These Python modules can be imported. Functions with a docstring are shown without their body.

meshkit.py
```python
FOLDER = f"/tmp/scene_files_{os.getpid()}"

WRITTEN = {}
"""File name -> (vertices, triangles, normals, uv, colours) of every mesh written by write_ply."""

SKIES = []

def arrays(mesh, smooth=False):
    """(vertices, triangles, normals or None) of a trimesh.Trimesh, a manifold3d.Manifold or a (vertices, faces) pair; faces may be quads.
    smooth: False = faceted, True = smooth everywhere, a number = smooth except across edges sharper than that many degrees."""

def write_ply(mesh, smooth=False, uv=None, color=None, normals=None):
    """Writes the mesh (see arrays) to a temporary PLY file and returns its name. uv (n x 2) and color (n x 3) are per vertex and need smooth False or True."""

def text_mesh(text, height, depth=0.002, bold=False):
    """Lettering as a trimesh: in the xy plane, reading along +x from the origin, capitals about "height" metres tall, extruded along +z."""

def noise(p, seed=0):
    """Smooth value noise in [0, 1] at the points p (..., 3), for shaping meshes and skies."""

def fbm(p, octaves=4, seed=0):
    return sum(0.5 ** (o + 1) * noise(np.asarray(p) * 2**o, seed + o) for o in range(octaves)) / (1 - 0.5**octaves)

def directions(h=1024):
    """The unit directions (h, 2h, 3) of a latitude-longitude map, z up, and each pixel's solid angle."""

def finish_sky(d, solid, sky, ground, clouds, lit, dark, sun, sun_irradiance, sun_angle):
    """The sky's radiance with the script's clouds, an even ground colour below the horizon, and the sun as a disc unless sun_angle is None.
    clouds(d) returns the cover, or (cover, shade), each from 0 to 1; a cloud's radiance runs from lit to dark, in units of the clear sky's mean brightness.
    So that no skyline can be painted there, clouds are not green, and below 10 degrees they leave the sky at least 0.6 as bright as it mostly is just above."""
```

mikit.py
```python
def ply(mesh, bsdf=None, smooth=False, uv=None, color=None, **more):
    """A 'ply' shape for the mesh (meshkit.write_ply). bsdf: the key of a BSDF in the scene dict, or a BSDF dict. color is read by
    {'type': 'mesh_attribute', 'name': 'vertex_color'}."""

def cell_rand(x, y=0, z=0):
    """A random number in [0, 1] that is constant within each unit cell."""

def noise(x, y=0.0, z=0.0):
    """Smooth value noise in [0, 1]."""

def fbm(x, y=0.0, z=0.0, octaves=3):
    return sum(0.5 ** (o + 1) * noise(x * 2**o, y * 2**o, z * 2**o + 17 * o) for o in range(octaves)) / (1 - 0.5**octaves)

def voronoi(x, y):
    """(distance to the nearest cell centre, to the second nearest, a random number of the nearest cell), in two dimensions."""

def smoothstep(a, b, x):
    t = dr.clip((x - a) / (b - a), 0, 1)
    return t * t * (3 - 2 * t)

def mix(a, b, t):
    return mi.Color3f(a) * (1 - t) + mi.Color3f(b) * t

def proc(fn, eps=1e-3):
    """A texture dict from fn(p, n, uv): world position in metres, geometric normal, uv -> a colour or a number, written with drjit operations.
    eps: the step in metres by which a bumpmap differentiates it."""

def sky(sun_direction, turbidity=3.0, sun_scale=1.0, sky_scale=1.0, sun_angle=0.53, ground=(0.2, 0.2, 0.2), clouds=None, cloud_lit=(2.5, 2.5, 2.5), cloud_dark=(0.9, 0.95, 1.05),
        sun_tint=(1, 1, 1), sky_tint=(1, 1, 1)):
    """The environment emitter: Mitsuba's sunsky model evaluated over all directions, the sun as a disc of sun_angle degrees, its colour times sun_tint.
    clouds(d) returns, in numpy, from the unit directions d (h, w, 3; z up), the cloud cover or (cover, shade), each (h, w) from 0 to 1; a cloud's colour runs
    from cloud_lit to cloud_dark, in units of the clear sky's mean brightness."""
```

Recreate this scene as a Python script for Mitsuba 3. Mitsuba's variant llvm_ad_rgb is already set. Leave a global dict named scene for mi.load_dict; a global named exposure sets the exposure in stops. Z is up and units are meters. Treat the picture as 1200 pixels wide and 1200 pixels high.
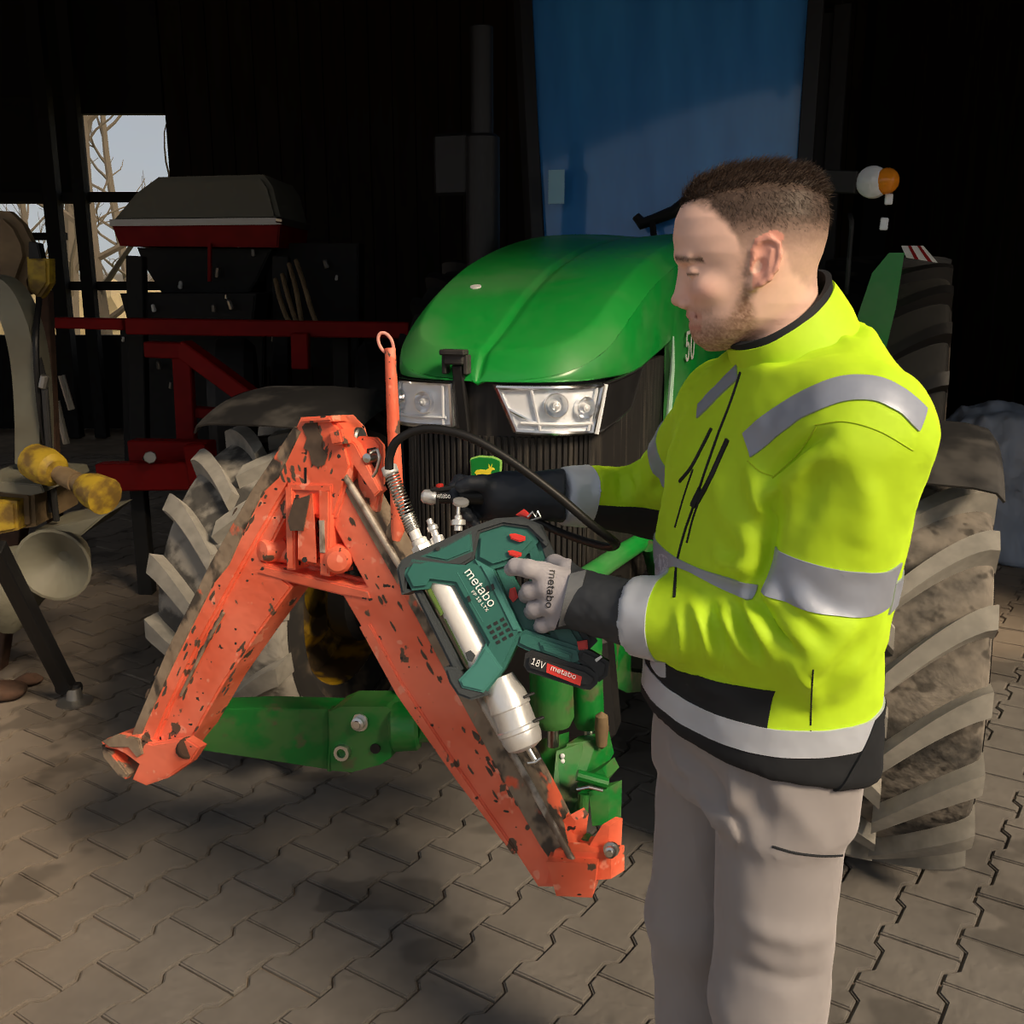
import math, numpy as np, trimesh, manifold3d, shapely, drjit as dr
import mitsuba as mi
import mikit, meshkit
from mikit import proc, noise, fbm, voronoi, smoothstep, mix, cell_rand
from shapely.geometry import Polygon, Point, LineString
from scipy.spatial import ConvexHull

# ------------------------------------------------------------------ camera, sky, sun, exposure
FPX, HC, HORIZON = 1200.0, 1.56, 320.0
PITCH = math.atan((600.0 - HORIZON) / FPX)
CP, SP = math.cos(PITCH), math.sin(PITCH)
T = mi.ScalarTransform4f
scene, labels = {}, {}
scene['camera'] = {'type': 'perspective', 'fov': 2 * math.degrees(math.atan(600 / FPX)), 'fov_axis': 'x', 'near_clip': 0.05, 'far_clip': 500.0,
                   'to_world': T().look_at(origin=[0, 0, HC], target=[0, CP, HC - SP], up=[0, 0, 1])}


def cloud_cover(d):
    n = meshkit.fbm(d.reshape(-1, 3) * np.array([2.2, 2.2, 4.0]), 5, 3).reshape(d.shape[:2])
    c = np.clip((n - 0.26) * 4.0, 0, 1)
    return 0.55 + 0.45 * c, np.clip((n - 0.5) * 2.5, 0, 1)


scene['sky'] = mikit.sky((0.66, -0.68, 0.74), turbidity=4.0, sun_scale=0.85, sky_scale=0.85, sun_angle=18.0, ground=(0.16, 0.15, 0.13), clouds=cloud_cover,
                         cloud_lit=(1.5, 1.5, 1.5), cloud_dark=(0.9, 0.93, 1.0), sun_tint=(1.0, 0.975, 0.94))
exposure = 1.9


def at(px, py, Y):
    """the point of the world at depth Y that stands behind pixel (px, py) of the photograph"""
    u, v = (px - 600.0) / FPX, (600.0 - py) / FPX
    d = np.array([u, CP + SP * v, -SP + CP * v])
    return np.array([0, 0, HC]) + d * (Y / d[1])


def floor_at(px, py):
    """the point of the floor behind a pixel"""
    d = at(px, py, 1) - V(0, 0, HC)
    return V(0, 0, HC) + d * (HC / -d[2])


def to_px(P):
    P = np.atleast_2d(np.asarray(P, float)) - [0, 0, HC]
    z = P[:, 1] * CP - P[:, 2] * SP
    return np.stack([600 + FPX * P[:, 0] / z, 600 - FPX * (P[:, 1] * SP + P[:, 2] * CP) / z], 1), z


# ------------------------------------------------------------------ helpers
def V(*a):
    return np.array(a, float)


def unit(v):
    v = np.asarray(v, float)
    return v / (np.linalg.norm(v) + 1e-12)


def free(name):
    taken = lambda k: k in scene or k in labels or any(s.startswith(k + '__') for s in scene)
    if not taken(name):
        return name
    i = 1
    while taken(f'{name}_{i:03d}'):
        i += 1
    return f'{name}_{i:03d}'


def thing(name, label, cat, group=None):
    key = free(name)
    labels[key] = {'label': label, 'category': cat}
    if group:
        labels[key]['group'] = group
    return key


def part(parent, name, mesh, mat, smooth=30, label=None, kind=None, color=None, **more):
    key = free(parent + '__' + name)
    scene[key] = mikit.ply(mesh, mat, smooth=smooth, color=color, **more)
    if label or kind:
        labels[key] = {}
        if label:
            labels[key]['label'] = label
        if kind:
            labels[key]['kind'] = kind
    return key


def solo(name, mesh, mat, label, cat, smooth=30, group=None, kind=None, color=None):
    key = thing(name, label, cat, group)
    if kind:
        labels[key]['kind'] = kind
    scene[key] = mikit.ply(mesh, mat, smooth=smooth, color=color)
    return key


def struct(name, mesh, mat, label=None, smooth=False):
    scene[name] = mikit.ply(mesh, mat, smooth=smooth)
    labels[name] = {'kind': 'structure'}
    if label:
        labels[name]['label'] = label
    return name


def cat(*ms):
    ms = [x for m in ms for x in (m if isinstance(m, (list, tuple)) and not isinstance(m[0], np.ndarray) else [m])]
    return trimesh.util.concatenate(ms)


def hull(pts):
    return trimesh.convex.convex_hull(np.asarray(pts, float))


def frame(o, x=None, z=None):
    """4x4 with origin o, x axis along x and z axis as near to z as it can be"""
    x = unit(x if x is not None else (1, 0, 0))
    z = np.asarray(z if z is not None else (0, 0, 1), float)
    if abs(np.dot(unit(z), x)) > 0.999:
        z = V(0, 1, 0)
    z = unit(z - np.dot(z, x) * x)
    M = np.eye(4)
    M[:3, 0], M[:3, 1], M[:3, 2], M[:3, 3] = x, np.cross(z, x), z, o
    return M


def tf(mesh, M):
    m = mesh.copy()
    m.apply_transform(M)
    return m


def rbox(size, center=(0, 0, 0), b=0.004):
    """box with chamfered edges"""
    h = np.asarray(size, float) / 2
    b = min(b, 0.45 * h.min() * 2 / 2)
    pts = []
    for s in np.array([[x, y, z] for x in (-1, 1) for y in (-1, 1) for z in (-1, 1)]):
        for k in range(3):
            q = h - b
            q[k] = h[k]
            pts.append(s * q)
    m = hull(pts)
    m.apply_translation(center)
    return m


def beam(p0, p1, w, t, up=(0, 0, 1), b=0.004, ext=0.0):
    """chamfered bar from p0 to p1: w across (along up), t thick"""
    p0, p1 = np.asarray(p0, float), np.asarray(p1, float)
    d = unit(p1 - p0)
    p0, p1 = p0 - d * ext, p1 + d * ext
    return tf(rbox((np.linalg.norm(p1 - p0), t, w), (0, 0, 0), b), frame((p0 + p1) / 2, p1 - p0, up))


def tube(pts, r, sides=10, caps=True):
    p = np.asarray(pts, float)
    r = np.broadcast_to(np.asarray(r, float), (len(p),))
    t = np.gradient(p, axis=0)
    t /= np.linalg.norm(t, axis=1, keepdims=True) + 1e-12
    a = np.cross(t[0], V(0, 0, 1) if abs(t[0][2]) < 0.9 else V(1, 0, 0))
    ang = np.arange(sides) * 2 * np.pi / sides
    rings = []
    for i in range(len(p)):
        a = unit(a - np.dot(a, t[i]) * t[i])
        c = np.cross(t[i], a)
        rings.append(p[i] + r[i] * (np.cos(ang)[:, None] * a + np.sin(ang)[:, None] * c))
    v = np.vstack(rings + [p[:1], p[-1:]])
    n, f = len(p), []
    i, j = np.meshgrid(np.arange(n - 1), np.arange(sides), indexing='ij')
    q = np.stack([i * sides + j, i * sides + (j + 1) % sides, (i + 1) * sides + (j + 1) % sides, (i + 1) * sides + j], -1).reshape(-1, 4)
    f = [q[:, [0, 1, 2]], q[:, [0, 2, 3]]]
    if caps:
        k = np.arange(sides)
        f += [np.stack([(k + 1) % sides, k, k * 0 + n * sides], 1), np.stack([k + (n - 1) * sides, (k + 1) % sides + (n - 1) * sides, k * 0 + n * sides + 1], 1)]
    return trimesh.Trimesh(v, np.vstack(f), process=False)


def cyl(p0, p1, r, sides=16, b=0.0, r1=None):
    p0, p1 = np.asarray(p0, float), np.asarray(p1, float)
    r1 = r if r1 is None else r1
    L = np.linalg.norm(p1 - p0)
    prof = [(r, 0), (r1, L)] if b <= 0 else [(r - b, 0), (r, b), (r1, L - b), (r1 - b, L)]
    return lathe(prof, p0, p1 - p0, sides)


def lathe(prof, o, axis, sides=24, closed=False, start=None):
    """revolve (r, h) about the axis from o"""
    M = frame(o, axis, start if start is not None else (0.123, 0.2, 1))
    ang = np.arange(sides) * 2 * np.pi / sides
    v = np.array([[h, r * math.cos(a), r * math.sin(a)] for r, h in prof for a in ang])
    n = len(prof)
    m = n if closed else n - 1
    i, j = np.meshgrid(np.arange(m), np.arange(sides), indexing='ij')
    i1 = (i + 1) % n
    q = np.stack([i * sides + j, i * sides + (j + 1) % sides, i1 * sides + (j + 1) % sides, i1 * sides + j], -1).reshape(-1, 4)
    f = [q[:, [0, 1, 2]], q[:, [0, 2, 3]]]
    if not closed:
        k = np.arange(sides)
        v = np.vstack([v, [[prof[0][1], 0, 0], [prof[-1][1], 0, 0]]])
        f += [np.stack([(k + 1) % sides, k, k * 0 + n * sides], 1), np.stack([k + (n - 1) * sides, (k + 1) % sides + (n - 1) * sides, k * 0 + n * sides + 1], 1)]
    m = trimesh.Trimesh(v, np.vstack(f)[:, ::-1], process=False)
    return fixn(tf(m, M))


def fixn(m):
    if m.volume < 0:
        m.invert()
    return m


def man(m):
    return manifold3d.Manifold(manifold3d.Mesh(np.asarray(m.vertices, np.float32), np.asarray(m.faces, np.uint32)))


def tri(M):
    k = M.to_mesh()
    return trimesh.Trimesh(k.vert_properties[:, :3], k.tri_verts, process=False)


def plate(poly, t, b=0.0015, z0=0.0):
    """polygon (list of points or shapely) extruded to thickness t from z0, both rims stepped in by b"""
    P = Polygon(poly) if not hasattr(poly, 'geom_type') else poly
    P = P.buffer(0)
    b = min(b, 0.3 * t)
    def ex(p, h, z):
        gs = p.geoms if hasattr(p, 'geoms') else [p]
        out = [trimesh.creation.extrude_polygon(g, h) for g in gs if g.area > 1e-9]
        for o in out:
            o.apply_translation((0, 0, z))
        return out
    if b <= 0:
        return cat(ex(P, t, z0))
    inner = P.buffer(-b, join_style=2)
    if inner.is_empty:
        return cat(ex(P, t, z0))
    gs = list(P.geoms) if hasattr(P, 'geoms') else [P]
    rings_ok = len(gs) == 1 and not gs[0].interiors and inner.geom_type == 'Polygon' and len(inner.exterior.coords) == len(gs[0].exterior.coords)
    if rings_ok:      # a true chamfer
        o = np.array(shapely.geometry.polygon.orient(gs[0]).exterior.coords)[:-1]
        i = np.array(shapely.geometry.polygon.orient(inner).exterior.coords)[:-1]
        k = int(np.argmin(np.abs(np.array([np.linalg.norm(np.roll(i, -s, 0) - o, axis=1).max() for s in range(len(o))]))))
        i = np.roll(i, -k, 0)
        n = len(o)
        tv, tfc = trimesh.creation.triangulate_polygon(Polygon(i), engine='earcut')
        if len(tv) == n:
            order = [int(np.argmin(np.linalg.norm(i - q, axis=1))) for q in tv]
            cap = np.array(order)[tfc]
            a = i[cap]
            flip = np.cross(a[:, 1] - a[:, 0], a[:, 2] - a[:, 0]) < 0
            cap[flip] = cap[flip][:, ::-1]
            lay = [np.c_[i, np.full(n, z0)], np.c_[o, np.full(n, z0 + b)], np.c_[o, np.full(n, z0 + t - b)], np.c_[i, np.full(n, z0 + t)]]
            f = [cap[:, ::-1], cap + 3 * n]
            j = np.arange(n)
            j1 = (j + 1) % n
            for L in range(3):
                f += [np.stack([L * n + j, L * n + j1, (L + 1) * n + j1], 1), np.stack([L * n + j, (L + 1) * n + j1, (L + 1) * n + j], 1)]
            return trimesh.Trimesh(np.vstack(lay), np.vstack(f), process=False)
    return cat(ex(P, t - 2 * b, z0 + b) + ex(inner, t, z0))


def rpoly(pts, r, n=4):
    """polygon with rounded corners"""
    return Polygon(pts).buffer(-r, join_style=1).buffer(2 * r, quad_segs=n).buffer(-r, quad_segs=n)


def catmull(pts, n=8):
    p = np.asarray(pts, float)
    q = np.vstack([2 * p[0] - p[1], p, 2 * p[-1] - p[-2]])
    out = []
    for i in range(len(p) - 1):
        t = np.linspace(0, 1, n, endpoint=False)[:, None]
        a, b, c, d = q[i], q[i + 1], q[i + 2], q[i + 3]
        out.append(0.5 * (2 * b + (c - a) * t + (2 * a - 5 * b + 4 * c - d) * t**2 + (3 * b - 3 * c + d - a) * t**3))
    return np.vstack(out + [p[-1:]])


def grid_mesh(P, close_u=False, close_v=False):
    """surface through the points P (n, m, 3)"""
    n, m = P.shape[:2]
    i, j = np.meshgrid(np.arange(n if close_u else n - 1), np.arange(m if close_v else m - 1), indexing='ij')
    i1, j1 = (i + 1) % n, (j + 1) % m
    q = np.stack([i * m + j, i1 * m + j, i1 * m + j1, i * m + j1], -1).reshape(-1, 4)
    return trimesh.Trimesh(P.reshape(-1, 3), np.vstack([q[:, [0, 1, 2]], q[:, [0, 2, 3]]]), process=False)


def thick(mesh, t):
    """closes an open sheet into a solid of thickness t (inwards along the normals)"""
    m = mesh.copy()
    m.merge_vertices()
    n = vnormals(m)
    v = np.vstack([m.vertices, m.vertices - n * t])
    k = len(m.vertices)
    e = np.sort(m.edges, 1)
    _, idx, cnt = np.unique(e, axis=0, return_index=True, return_counts=True)
    be = m.edges[idx[cnt == 1]]
    f = np.vstack([m.faces, m.faces[:, ::-1] + k, np.stack([be[:, 1], be[:, 0], be[:, 0] + k], 1), np.stack([be[:, 1], be[:, 0] + k, be[:, 1] + k], 1)])
    return trimesh.Trimesh(v, f, process=False)


def vnormals(m):
    v, f = np.asarray(m.vertices), np.asarray(m.faces)
    n = np.zeros_like(v)
    fn = np.cross(v[f[:, 1]] - v[f[:, 0]], v[f[:, 2]] - v[f[:, 0]])
    for k in range(3):
        np.add.at(n, f[:, k], fn)
    return n / (np.linalg.norm(n, axis=1, keepdims=True) + 1e-15)


def clip(mesh, g):
    """keeps the part of the mesh where the vertex values g are > 0, cutting the triangles cleanly"""
    v, f = np.asarray(mesh.vertices, float), np.asarray(mesh.faces)
    g = np.asarray(g, float)
    s = g[f] > 0
    k = s.sum(1)
    vs, fs = [v], [f[k == 3]]
    base = len(v)
    for want in (1, 2):
        F = f[k == want]
        if not len(F):
            continue
        S = g[F] > 0
        lone = np.argmax(S, 1) if want == 1 else np.argmin(S, 1)
        r = np.arange(len(F))
        a, b, c = F[r, lone], F[r, (lone + 1) % 3], F[r, (lone + 2) % 3]
        tb, tc = (g[a] / (g[a] - g[b]))[:, None], (g[a] / (g[a] - g[c]))[:, None]
        pb, pc = v[a] + (v[b] - v[a]) * tb, v[a] + (v[c] - v[a]) * tc
        ib, ic = base + r, base + len(F) + r
        vs += [pb, pc]
        base += 2 * len(F)
        fs += [np.stack([a, ib, ic], 1)] if want == 1 else [np.stack([ib, b, c], 1), np.stack([ib, c, ic], 1)]
    m = trimesh.Trimesh(np.vstack(vs), np.vstack(fs), process=False)
    m.merge_vertices(digits_vertex=7)
    m.remove_unreferenced_vertices()
    return m


def tape(mesh, gs, off=0.0022, t=0.0016):
    """a sewn-on piece: the region of the mesh where every function of gs is > 0, lifted off the surface and given a thickness"""
    n0 = vnormals(mesh)
    m = trimesh.Trimesh(np.asarray(mesh.vertices) + n0 * off, mesh.faces, process=False)
    for g in gs:
        m = clip(m, g(np.asarray(m.vertices)))
        if len(m.faces) == 0:
            return None
    return thick(m, t + off * 0.6)


# signed distance modelling
def smin(a, b, k):
    h = np.clip(0.5 + 0.5 * (b - a) / k, 0, 1)
    return b + (a - b) * h - k * h * (1 - h)


def smax(a, b, k):
    return -smin(-a, -b, k)


def sd_caps(P, a, b, ra, rb=None):
    rb = ra if rb is None else rb
    a, b = np.asarray(a, float), np.asarray(b, float)
    d = b - a
    t = np.clip(((P - a) @ d) / (d @ d), 0, 1)
    return np.linalg.norm(P - a - t[..., None] * d, axis=-1) - (ra + (rb - ra) * t)


def sd_ell(P, c, r, R=None):
    q = P - np.asarray(c, float)
    if R is not None:
        q = q @ np.asarray(R, float).T
    r = np.asarray(r, float)
    k0 = np.linalg.norm(q / r, axis=-1)
    k1 = np.linalg.norm(q / (r * r), axis=-1)
    return k0 * (k0 - 1.0) / (k1 + 1e-9)


def nets(f, lo, hi, h):
    """surface of f = 0 inside the box, on cubes of side h (surface nets)"""
    lo, hi = np.asarray(lo, float), np.asarray(hi, float)
    n = np.ceil((hi - lo) / h).astype(int) + 1
    ax = [lo[k] + h * np.arange(n[k]) for k in range(3)]
    G = np.empty(n)
    for s in range(0, n[0], 16):
        P = np.stack(np.meshgrid(ax[0][s:s + 16], ax[1], ax[2], indexing='ij'), -1)
        G[s:s + 16] = f(P)
    G[[0, -1]] = np.maximum(G[[0, -1]], h * .5); G[:, [0, -1]] = np.maximum(G[:, [0, -1]], h * .5); G[:, :, [0, -1]] = np.maximum(G[:, :, [0, -1]], h * .5)
    S = G < 0
    acc, cnt = np.zeros(tuple(n - 1) + (3,)), np.zeros(tuple(n - 1))
    for axis in range(3):
        A = [slice(None)] * 3; B = [slice(None)] * 3
        A[axis], B[axis] = slice(0, -1), slice(1, None)
        ga, gb = G[tuple(A)], G[tuple(B)]
        cr = S[tuple(A)] != S[tuple(B)]
        t = np.where(cr, ga / np.where(cr, ga - gb, 1), 0)
        o = [k for k in range(3) if k != axis]
        for d0 in (0, 1):
            for d1 in (0, 1):
                sl = [slice(None)] * 3
                sl[o[0]], sl[o[1]] = slice(d0, n[o[0]] - 1 + d0), slice(d1, n[o[1]] - 1 + d1)
                c, tt = cr[tuple(sl)], t[tuple(sl)]
                cnt += c
                acc[..., axis] += np.where(c, tt, 0)
                acc[..., o[0]] += c * d0
                acc[..., o[1]] += c * d1
    on = cnt > 0
    idx = -np.ones(tuple(n - 1), int)
    idx[on] = np.arange(on.sum())
    base = np.stack(np.nonzero(on), 1)
    v = lo + h * (base + acc[on] / cnt[on][:, None])
    fs = []
    for axis in range(3):
        o = [(axis + 1) % 3, (axis + 2) % 3]
        A = [slice(None)] * 3; B = [slice(None)] * 3
        A[axis], B[axis] = slice(0, -1), slice(1, None)
        for k in o:
            A[k] = B[k] = slice(1, -1)
        sa, sb = S[tuple(A)], S[tuple(B)]
        for flip, m in ((False, sa & ~sb), (True, ~sa & sb)):
            e = np.stack(np.nonzero(m), 1)
            if not len(e):
                continue
            e[:, o[0]] += 1; e[:, o[1]] += 1
            q = []
            for d0, d1 in ((0, 0), (1, 0), (1, 1), (0, 1)):
                c = e.copy()
                c[:, o[0]] -= 1 - d0
                c[:, o[1]] -= 1 - d1
                q.append(idx[c[:, 0], c[:, 1], c[:, 2]])
            q = np.stack(q, 1)
            if flip:
                q = q[:, ::-1]
            fs += [q[:, [0, 1, 2]], q[:, [0, 2, 3]]]
    return trimesh.Trimesh(v, np.vstack(fs), process=False)


def relax(m, n=6, lam=0.5, mu=-0.53):
    import scipy.sparse as sp
    v, e = np.array(m.vertices, float), np.asarray(m.edges)
    k = len(v)
    A = sp.coo_matrix((np.ones(2 * len(e)), (np.r_[e[:, 0], e[:, 1]], np.r_[e[:, 1], e[:, 0]])), (k, k)).tocsr()
    A.data[:] = 1
    deg = np.asarray(A.sum(1)).ravel()
    live = (deg > 0)[:, None]
    D = sp.diags(1 / np.maximum(deg, 1))
    for i in range(2 * n):
        v = v + np.where(live, D @ (A @ v) - v, 0) * (lam if i % 2 == 0 else mu)
    return trimesh.Trimesh(v, m.faces, process=False)


def big(m):
    ps = m.split(only_watertight=False)
    return max(ps, key=lambda p: len(p.faces)) if len(ps) > 1 else m


def text(s, h, depth=0.0012):
    m = meshkit.text_mesh(s, h)
    m = m if isinstance(m, trimesh.Trimesh) else trimesh.Trimesh(*m, process=False)
    return m


# ------------------------------------------------------------------ materials
def rgb(*c):
    return {'type': 'rgb', 'value': [float(x) for x in c]}


def srgb(r, g, b):
    return [(c / 255 / 12.92) if c / 255 <= 0.04045 else ((c / 255 + 0.055) / 1.055) ** 2.4 for c in (r, g, b)]


def mat(key, color, rough=0.5, metallic=0.0, bump=None, bscale=0.002, eps=1e-3, **more):
    c = color if isinstance(color, dict) else rgb(*color)
    d = {'type': 'principled', 'base_color': c, 'roughness': rough, 'metallic': metallic, **more}
    if bump is not None:
        d = {'type': 'bumpmap', 'arbitrary': proc(bump, eps), 'scale': bscale, 'bsdf': d}
    scene[key] = {'type': 'twosided', 'bsdf': d}
    return key


VC = {'type': 'mesh_attribute', 'name': 'vertex_color'}
# ------------------------------------------------------------------ materials of the place
def floor_color(p, n, uv):
    big_ = fbm(p.x * 0.9 + 3.1, p.y * 0.9, 0.0, 4)
    fine = fbm(p.x * 22, p.y * 22, p.z * 9, 3)
    cell = noise(p.x * 7.1 + 0.3, p.y * 7.3, 2.2)
    base = mix((0.105, 0.097, 0.089), (0.178, 0.165, 0.151), cell * 0.55 + fine * 0.45)
    sand = mix((0.125, 0.10, 0.078), (0.27, 0.225, 0.18), fbm(p.x * 3.2, p.y * 3.2, 5.0, 4))
    left = smoothstep(-0.75, -1.35, p.x + 0.10 * (p.y - 2.6) + (big_ - 0.5) * 0.9)
    back = smoothstep(3.6, 4.6, p.y + (big_ - 0.5))
    k = dr.clip(dr.maximum(left, back) * 0.85 + smoothstep(0.55, 0.72, big_) * 0.35, 0, 1)
    c = mix(base, sand, k)
    spots = smoothstep(0.60, 0.70, fbm(p.x * 4.7 + 9, p.y * 4.7, 1.0, 4))
    return c * (1 - 0.35 * spots)


def sand_color(p, n, uv):
    return mix((0.12, 0.095, 0.07), (0.25, 0.20, 0.15), fbm(p.x * 9, p.y * 9, p.z, 4))


mat('m_paver', proc(floor_color), 0.85, bump=lambda p, n, uv: fbm(p.x * 60, p.y * 60, p.z * 60, 3), bscale=0.0025)
mat('m_sand', proc(sand_color), 0.95)
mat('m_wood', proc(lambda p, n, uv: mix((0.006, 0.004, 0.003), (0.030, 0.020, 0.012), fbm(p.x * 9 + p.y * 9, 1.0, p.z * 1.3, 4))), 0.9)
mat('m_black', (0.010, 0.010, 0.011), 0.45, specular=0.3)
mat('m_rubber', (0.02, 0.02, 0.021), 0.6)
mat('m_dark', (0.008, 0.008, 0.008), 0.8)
mat('m_steel', (0.62, 0.62, 0.60), 0.28, 1.0)
mat('m_dull_steel', (0.34, 0.33, 0.31), 0.45, 0.9)
mat('m_red', proc(lambda p, n, uv: mix((0.26, 0.004, 0.004), (0.12, 0.004, 0.004), fbm(p.x * 6, p.y * 6, p.z * 6, 3))), 0.6, specular=0.15)
mat('m_canvas', (0.14, 0.14, 0.115), 0.8, bump=lambda p, n, uv: fbm(p.x * 8, p.y * 8, p.z * 8, 4), bscale=0.02)
mat('m_tan', proc(lambda p, n, uv: mix((0.24, 0.17, 0.09), (0.10, 0.065, 0.035), fbm(p.x * 14, p.y * 14, p.z * 14, 4))), 0.7)
mat('m_old_yellow', proc(lambda p, n, uv: mix((0.40, 0.27, 0.02), (0.15, 0.09, 0.02), smoothstep(.35, .7, fbm(p.x * 22, p.y * 22, p.z * 22, 4)))), 0.6)
mat('m_grey_paint', proc(lambda p, n, uv: mix((0.19, 0.195, 0.155), (0.11, 0.095, 0.065), fbm(p.x * 7, p.y * 7, p.z * 7, 4))), 0.6)
mat('m_tarp', (0.36, 0.42, 0.52), 0.6, bump=lambda p, n, uv: fbm(p.x * 16, p.y * 16, p.z * 16, 3), bscale=0.01)
mat('m_bark', (0.13, 0.11, 0.085), 0.9)
mat('m_straw', proc(lambda p, n, uv: mix((0.42, 0.33, 0.20), (0.22, 0.19, 0.10), fbm(p.x * 1.3, p.y * 1.3, p.z * 3, 4))), 0.95)
mat('m_meadow', proc(lambda p, n, uv: mix((0.30, 0.26, 0.14), (0.16, 0.18, 0.07), fbm(p.x * 0.5, p.y * 0.5, 0, 4))), 0.95)
mat('m_white', (0.62, 0.62, 0.60), 0.4)
mat('m_rust', proc(lambda p, n, uv: mix((0.10, 0.05, 0.03), (0.03, 0.02, 0.015), fbm(p.x * 30, p.y * 30, p.z * 30, 3))), 0.9)

# ------------------------------------------------------------------ the floor: interlocking concrete pavers
rng = np.random.default_rng(7)
struct('floor', trimesh.Trimesh([[-9, -6, -0.012], [6, -6, -0.012], [6, 11.6, -0.012], [-9, 11.6, -0.012]], [[0, 1, 2], [0, 2, 3]]), 'm_sand', 'sandy joints and ground under the shed')
PW, PL, PA = 0.165, 0.205, 0.012


def paver_mesh(g=0.0028, h=0.05, b=0.004):
    ys = [0, 0.18, 0.30, 0.70, 0.82, 1.0]
    w = [1, 1, -1, -1, 1, 1]
    right = [(PW / 2 + PA * w[i] - g, (ys[i] - .5) * (PL - 2 * g)) for i in range(6)]
    poly = right + [(-x, y) for x, y in right[::-1]]
    m = plate(poly, h, b, -h)
    return m


PV = paver_mesh()
a0 = math.radians(56)
ux, uy = V(math.cos(a0 - math.pi / 2), math.sin(a0 - math.pi / 2)), V(math.cos(a0), math.sin(a0))
spots = []
for i in range(-70, 71):
    for j in range(-70, 71):
        c = ux * i * PW + uy * (j + 0.5 * (i % 2)) * PL + V(-0.5, 3.5)
        if -6.5 < c[0] < 4.2 and 0.9 < c[1] < 9.0:
            p, z = to_px(np.r_[c, 0])
            if z[0] > 0.5 and -140 < p[0][0] < 1340 and -60 < p[0][1] < 1340:
                inside = 0 < p[0][0] < 1200 and p[0][1] < 1210
                spots.append((not inside, z[0], c))
spots.sort(key=lambda s: (s[0], s[1]))
far = []
for k, (_, _, c) in enumerate(spots):
    tilt = rng.normal(0, 0.006, 2)
    M = frame(np.r_[c, rng.normal(0, 0.0015)], np.r_[ux, tilt[0]], (tilt[1], 0, 1))
    if k < 300:
        if k == 0:
            PVD = mikit.ply(PV, 'm_paver', smooth=False)
        scene[free('floor__paver')] = {**PVD, 'to_world': T(M)}
    else:
        far.append(tf(PV, M))
part('floor', 'outlying_pavers', cat(far), 'm_paver', smooth=False, kind='stuff', label='interlocking grey pavers under dirt further off')

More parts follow.
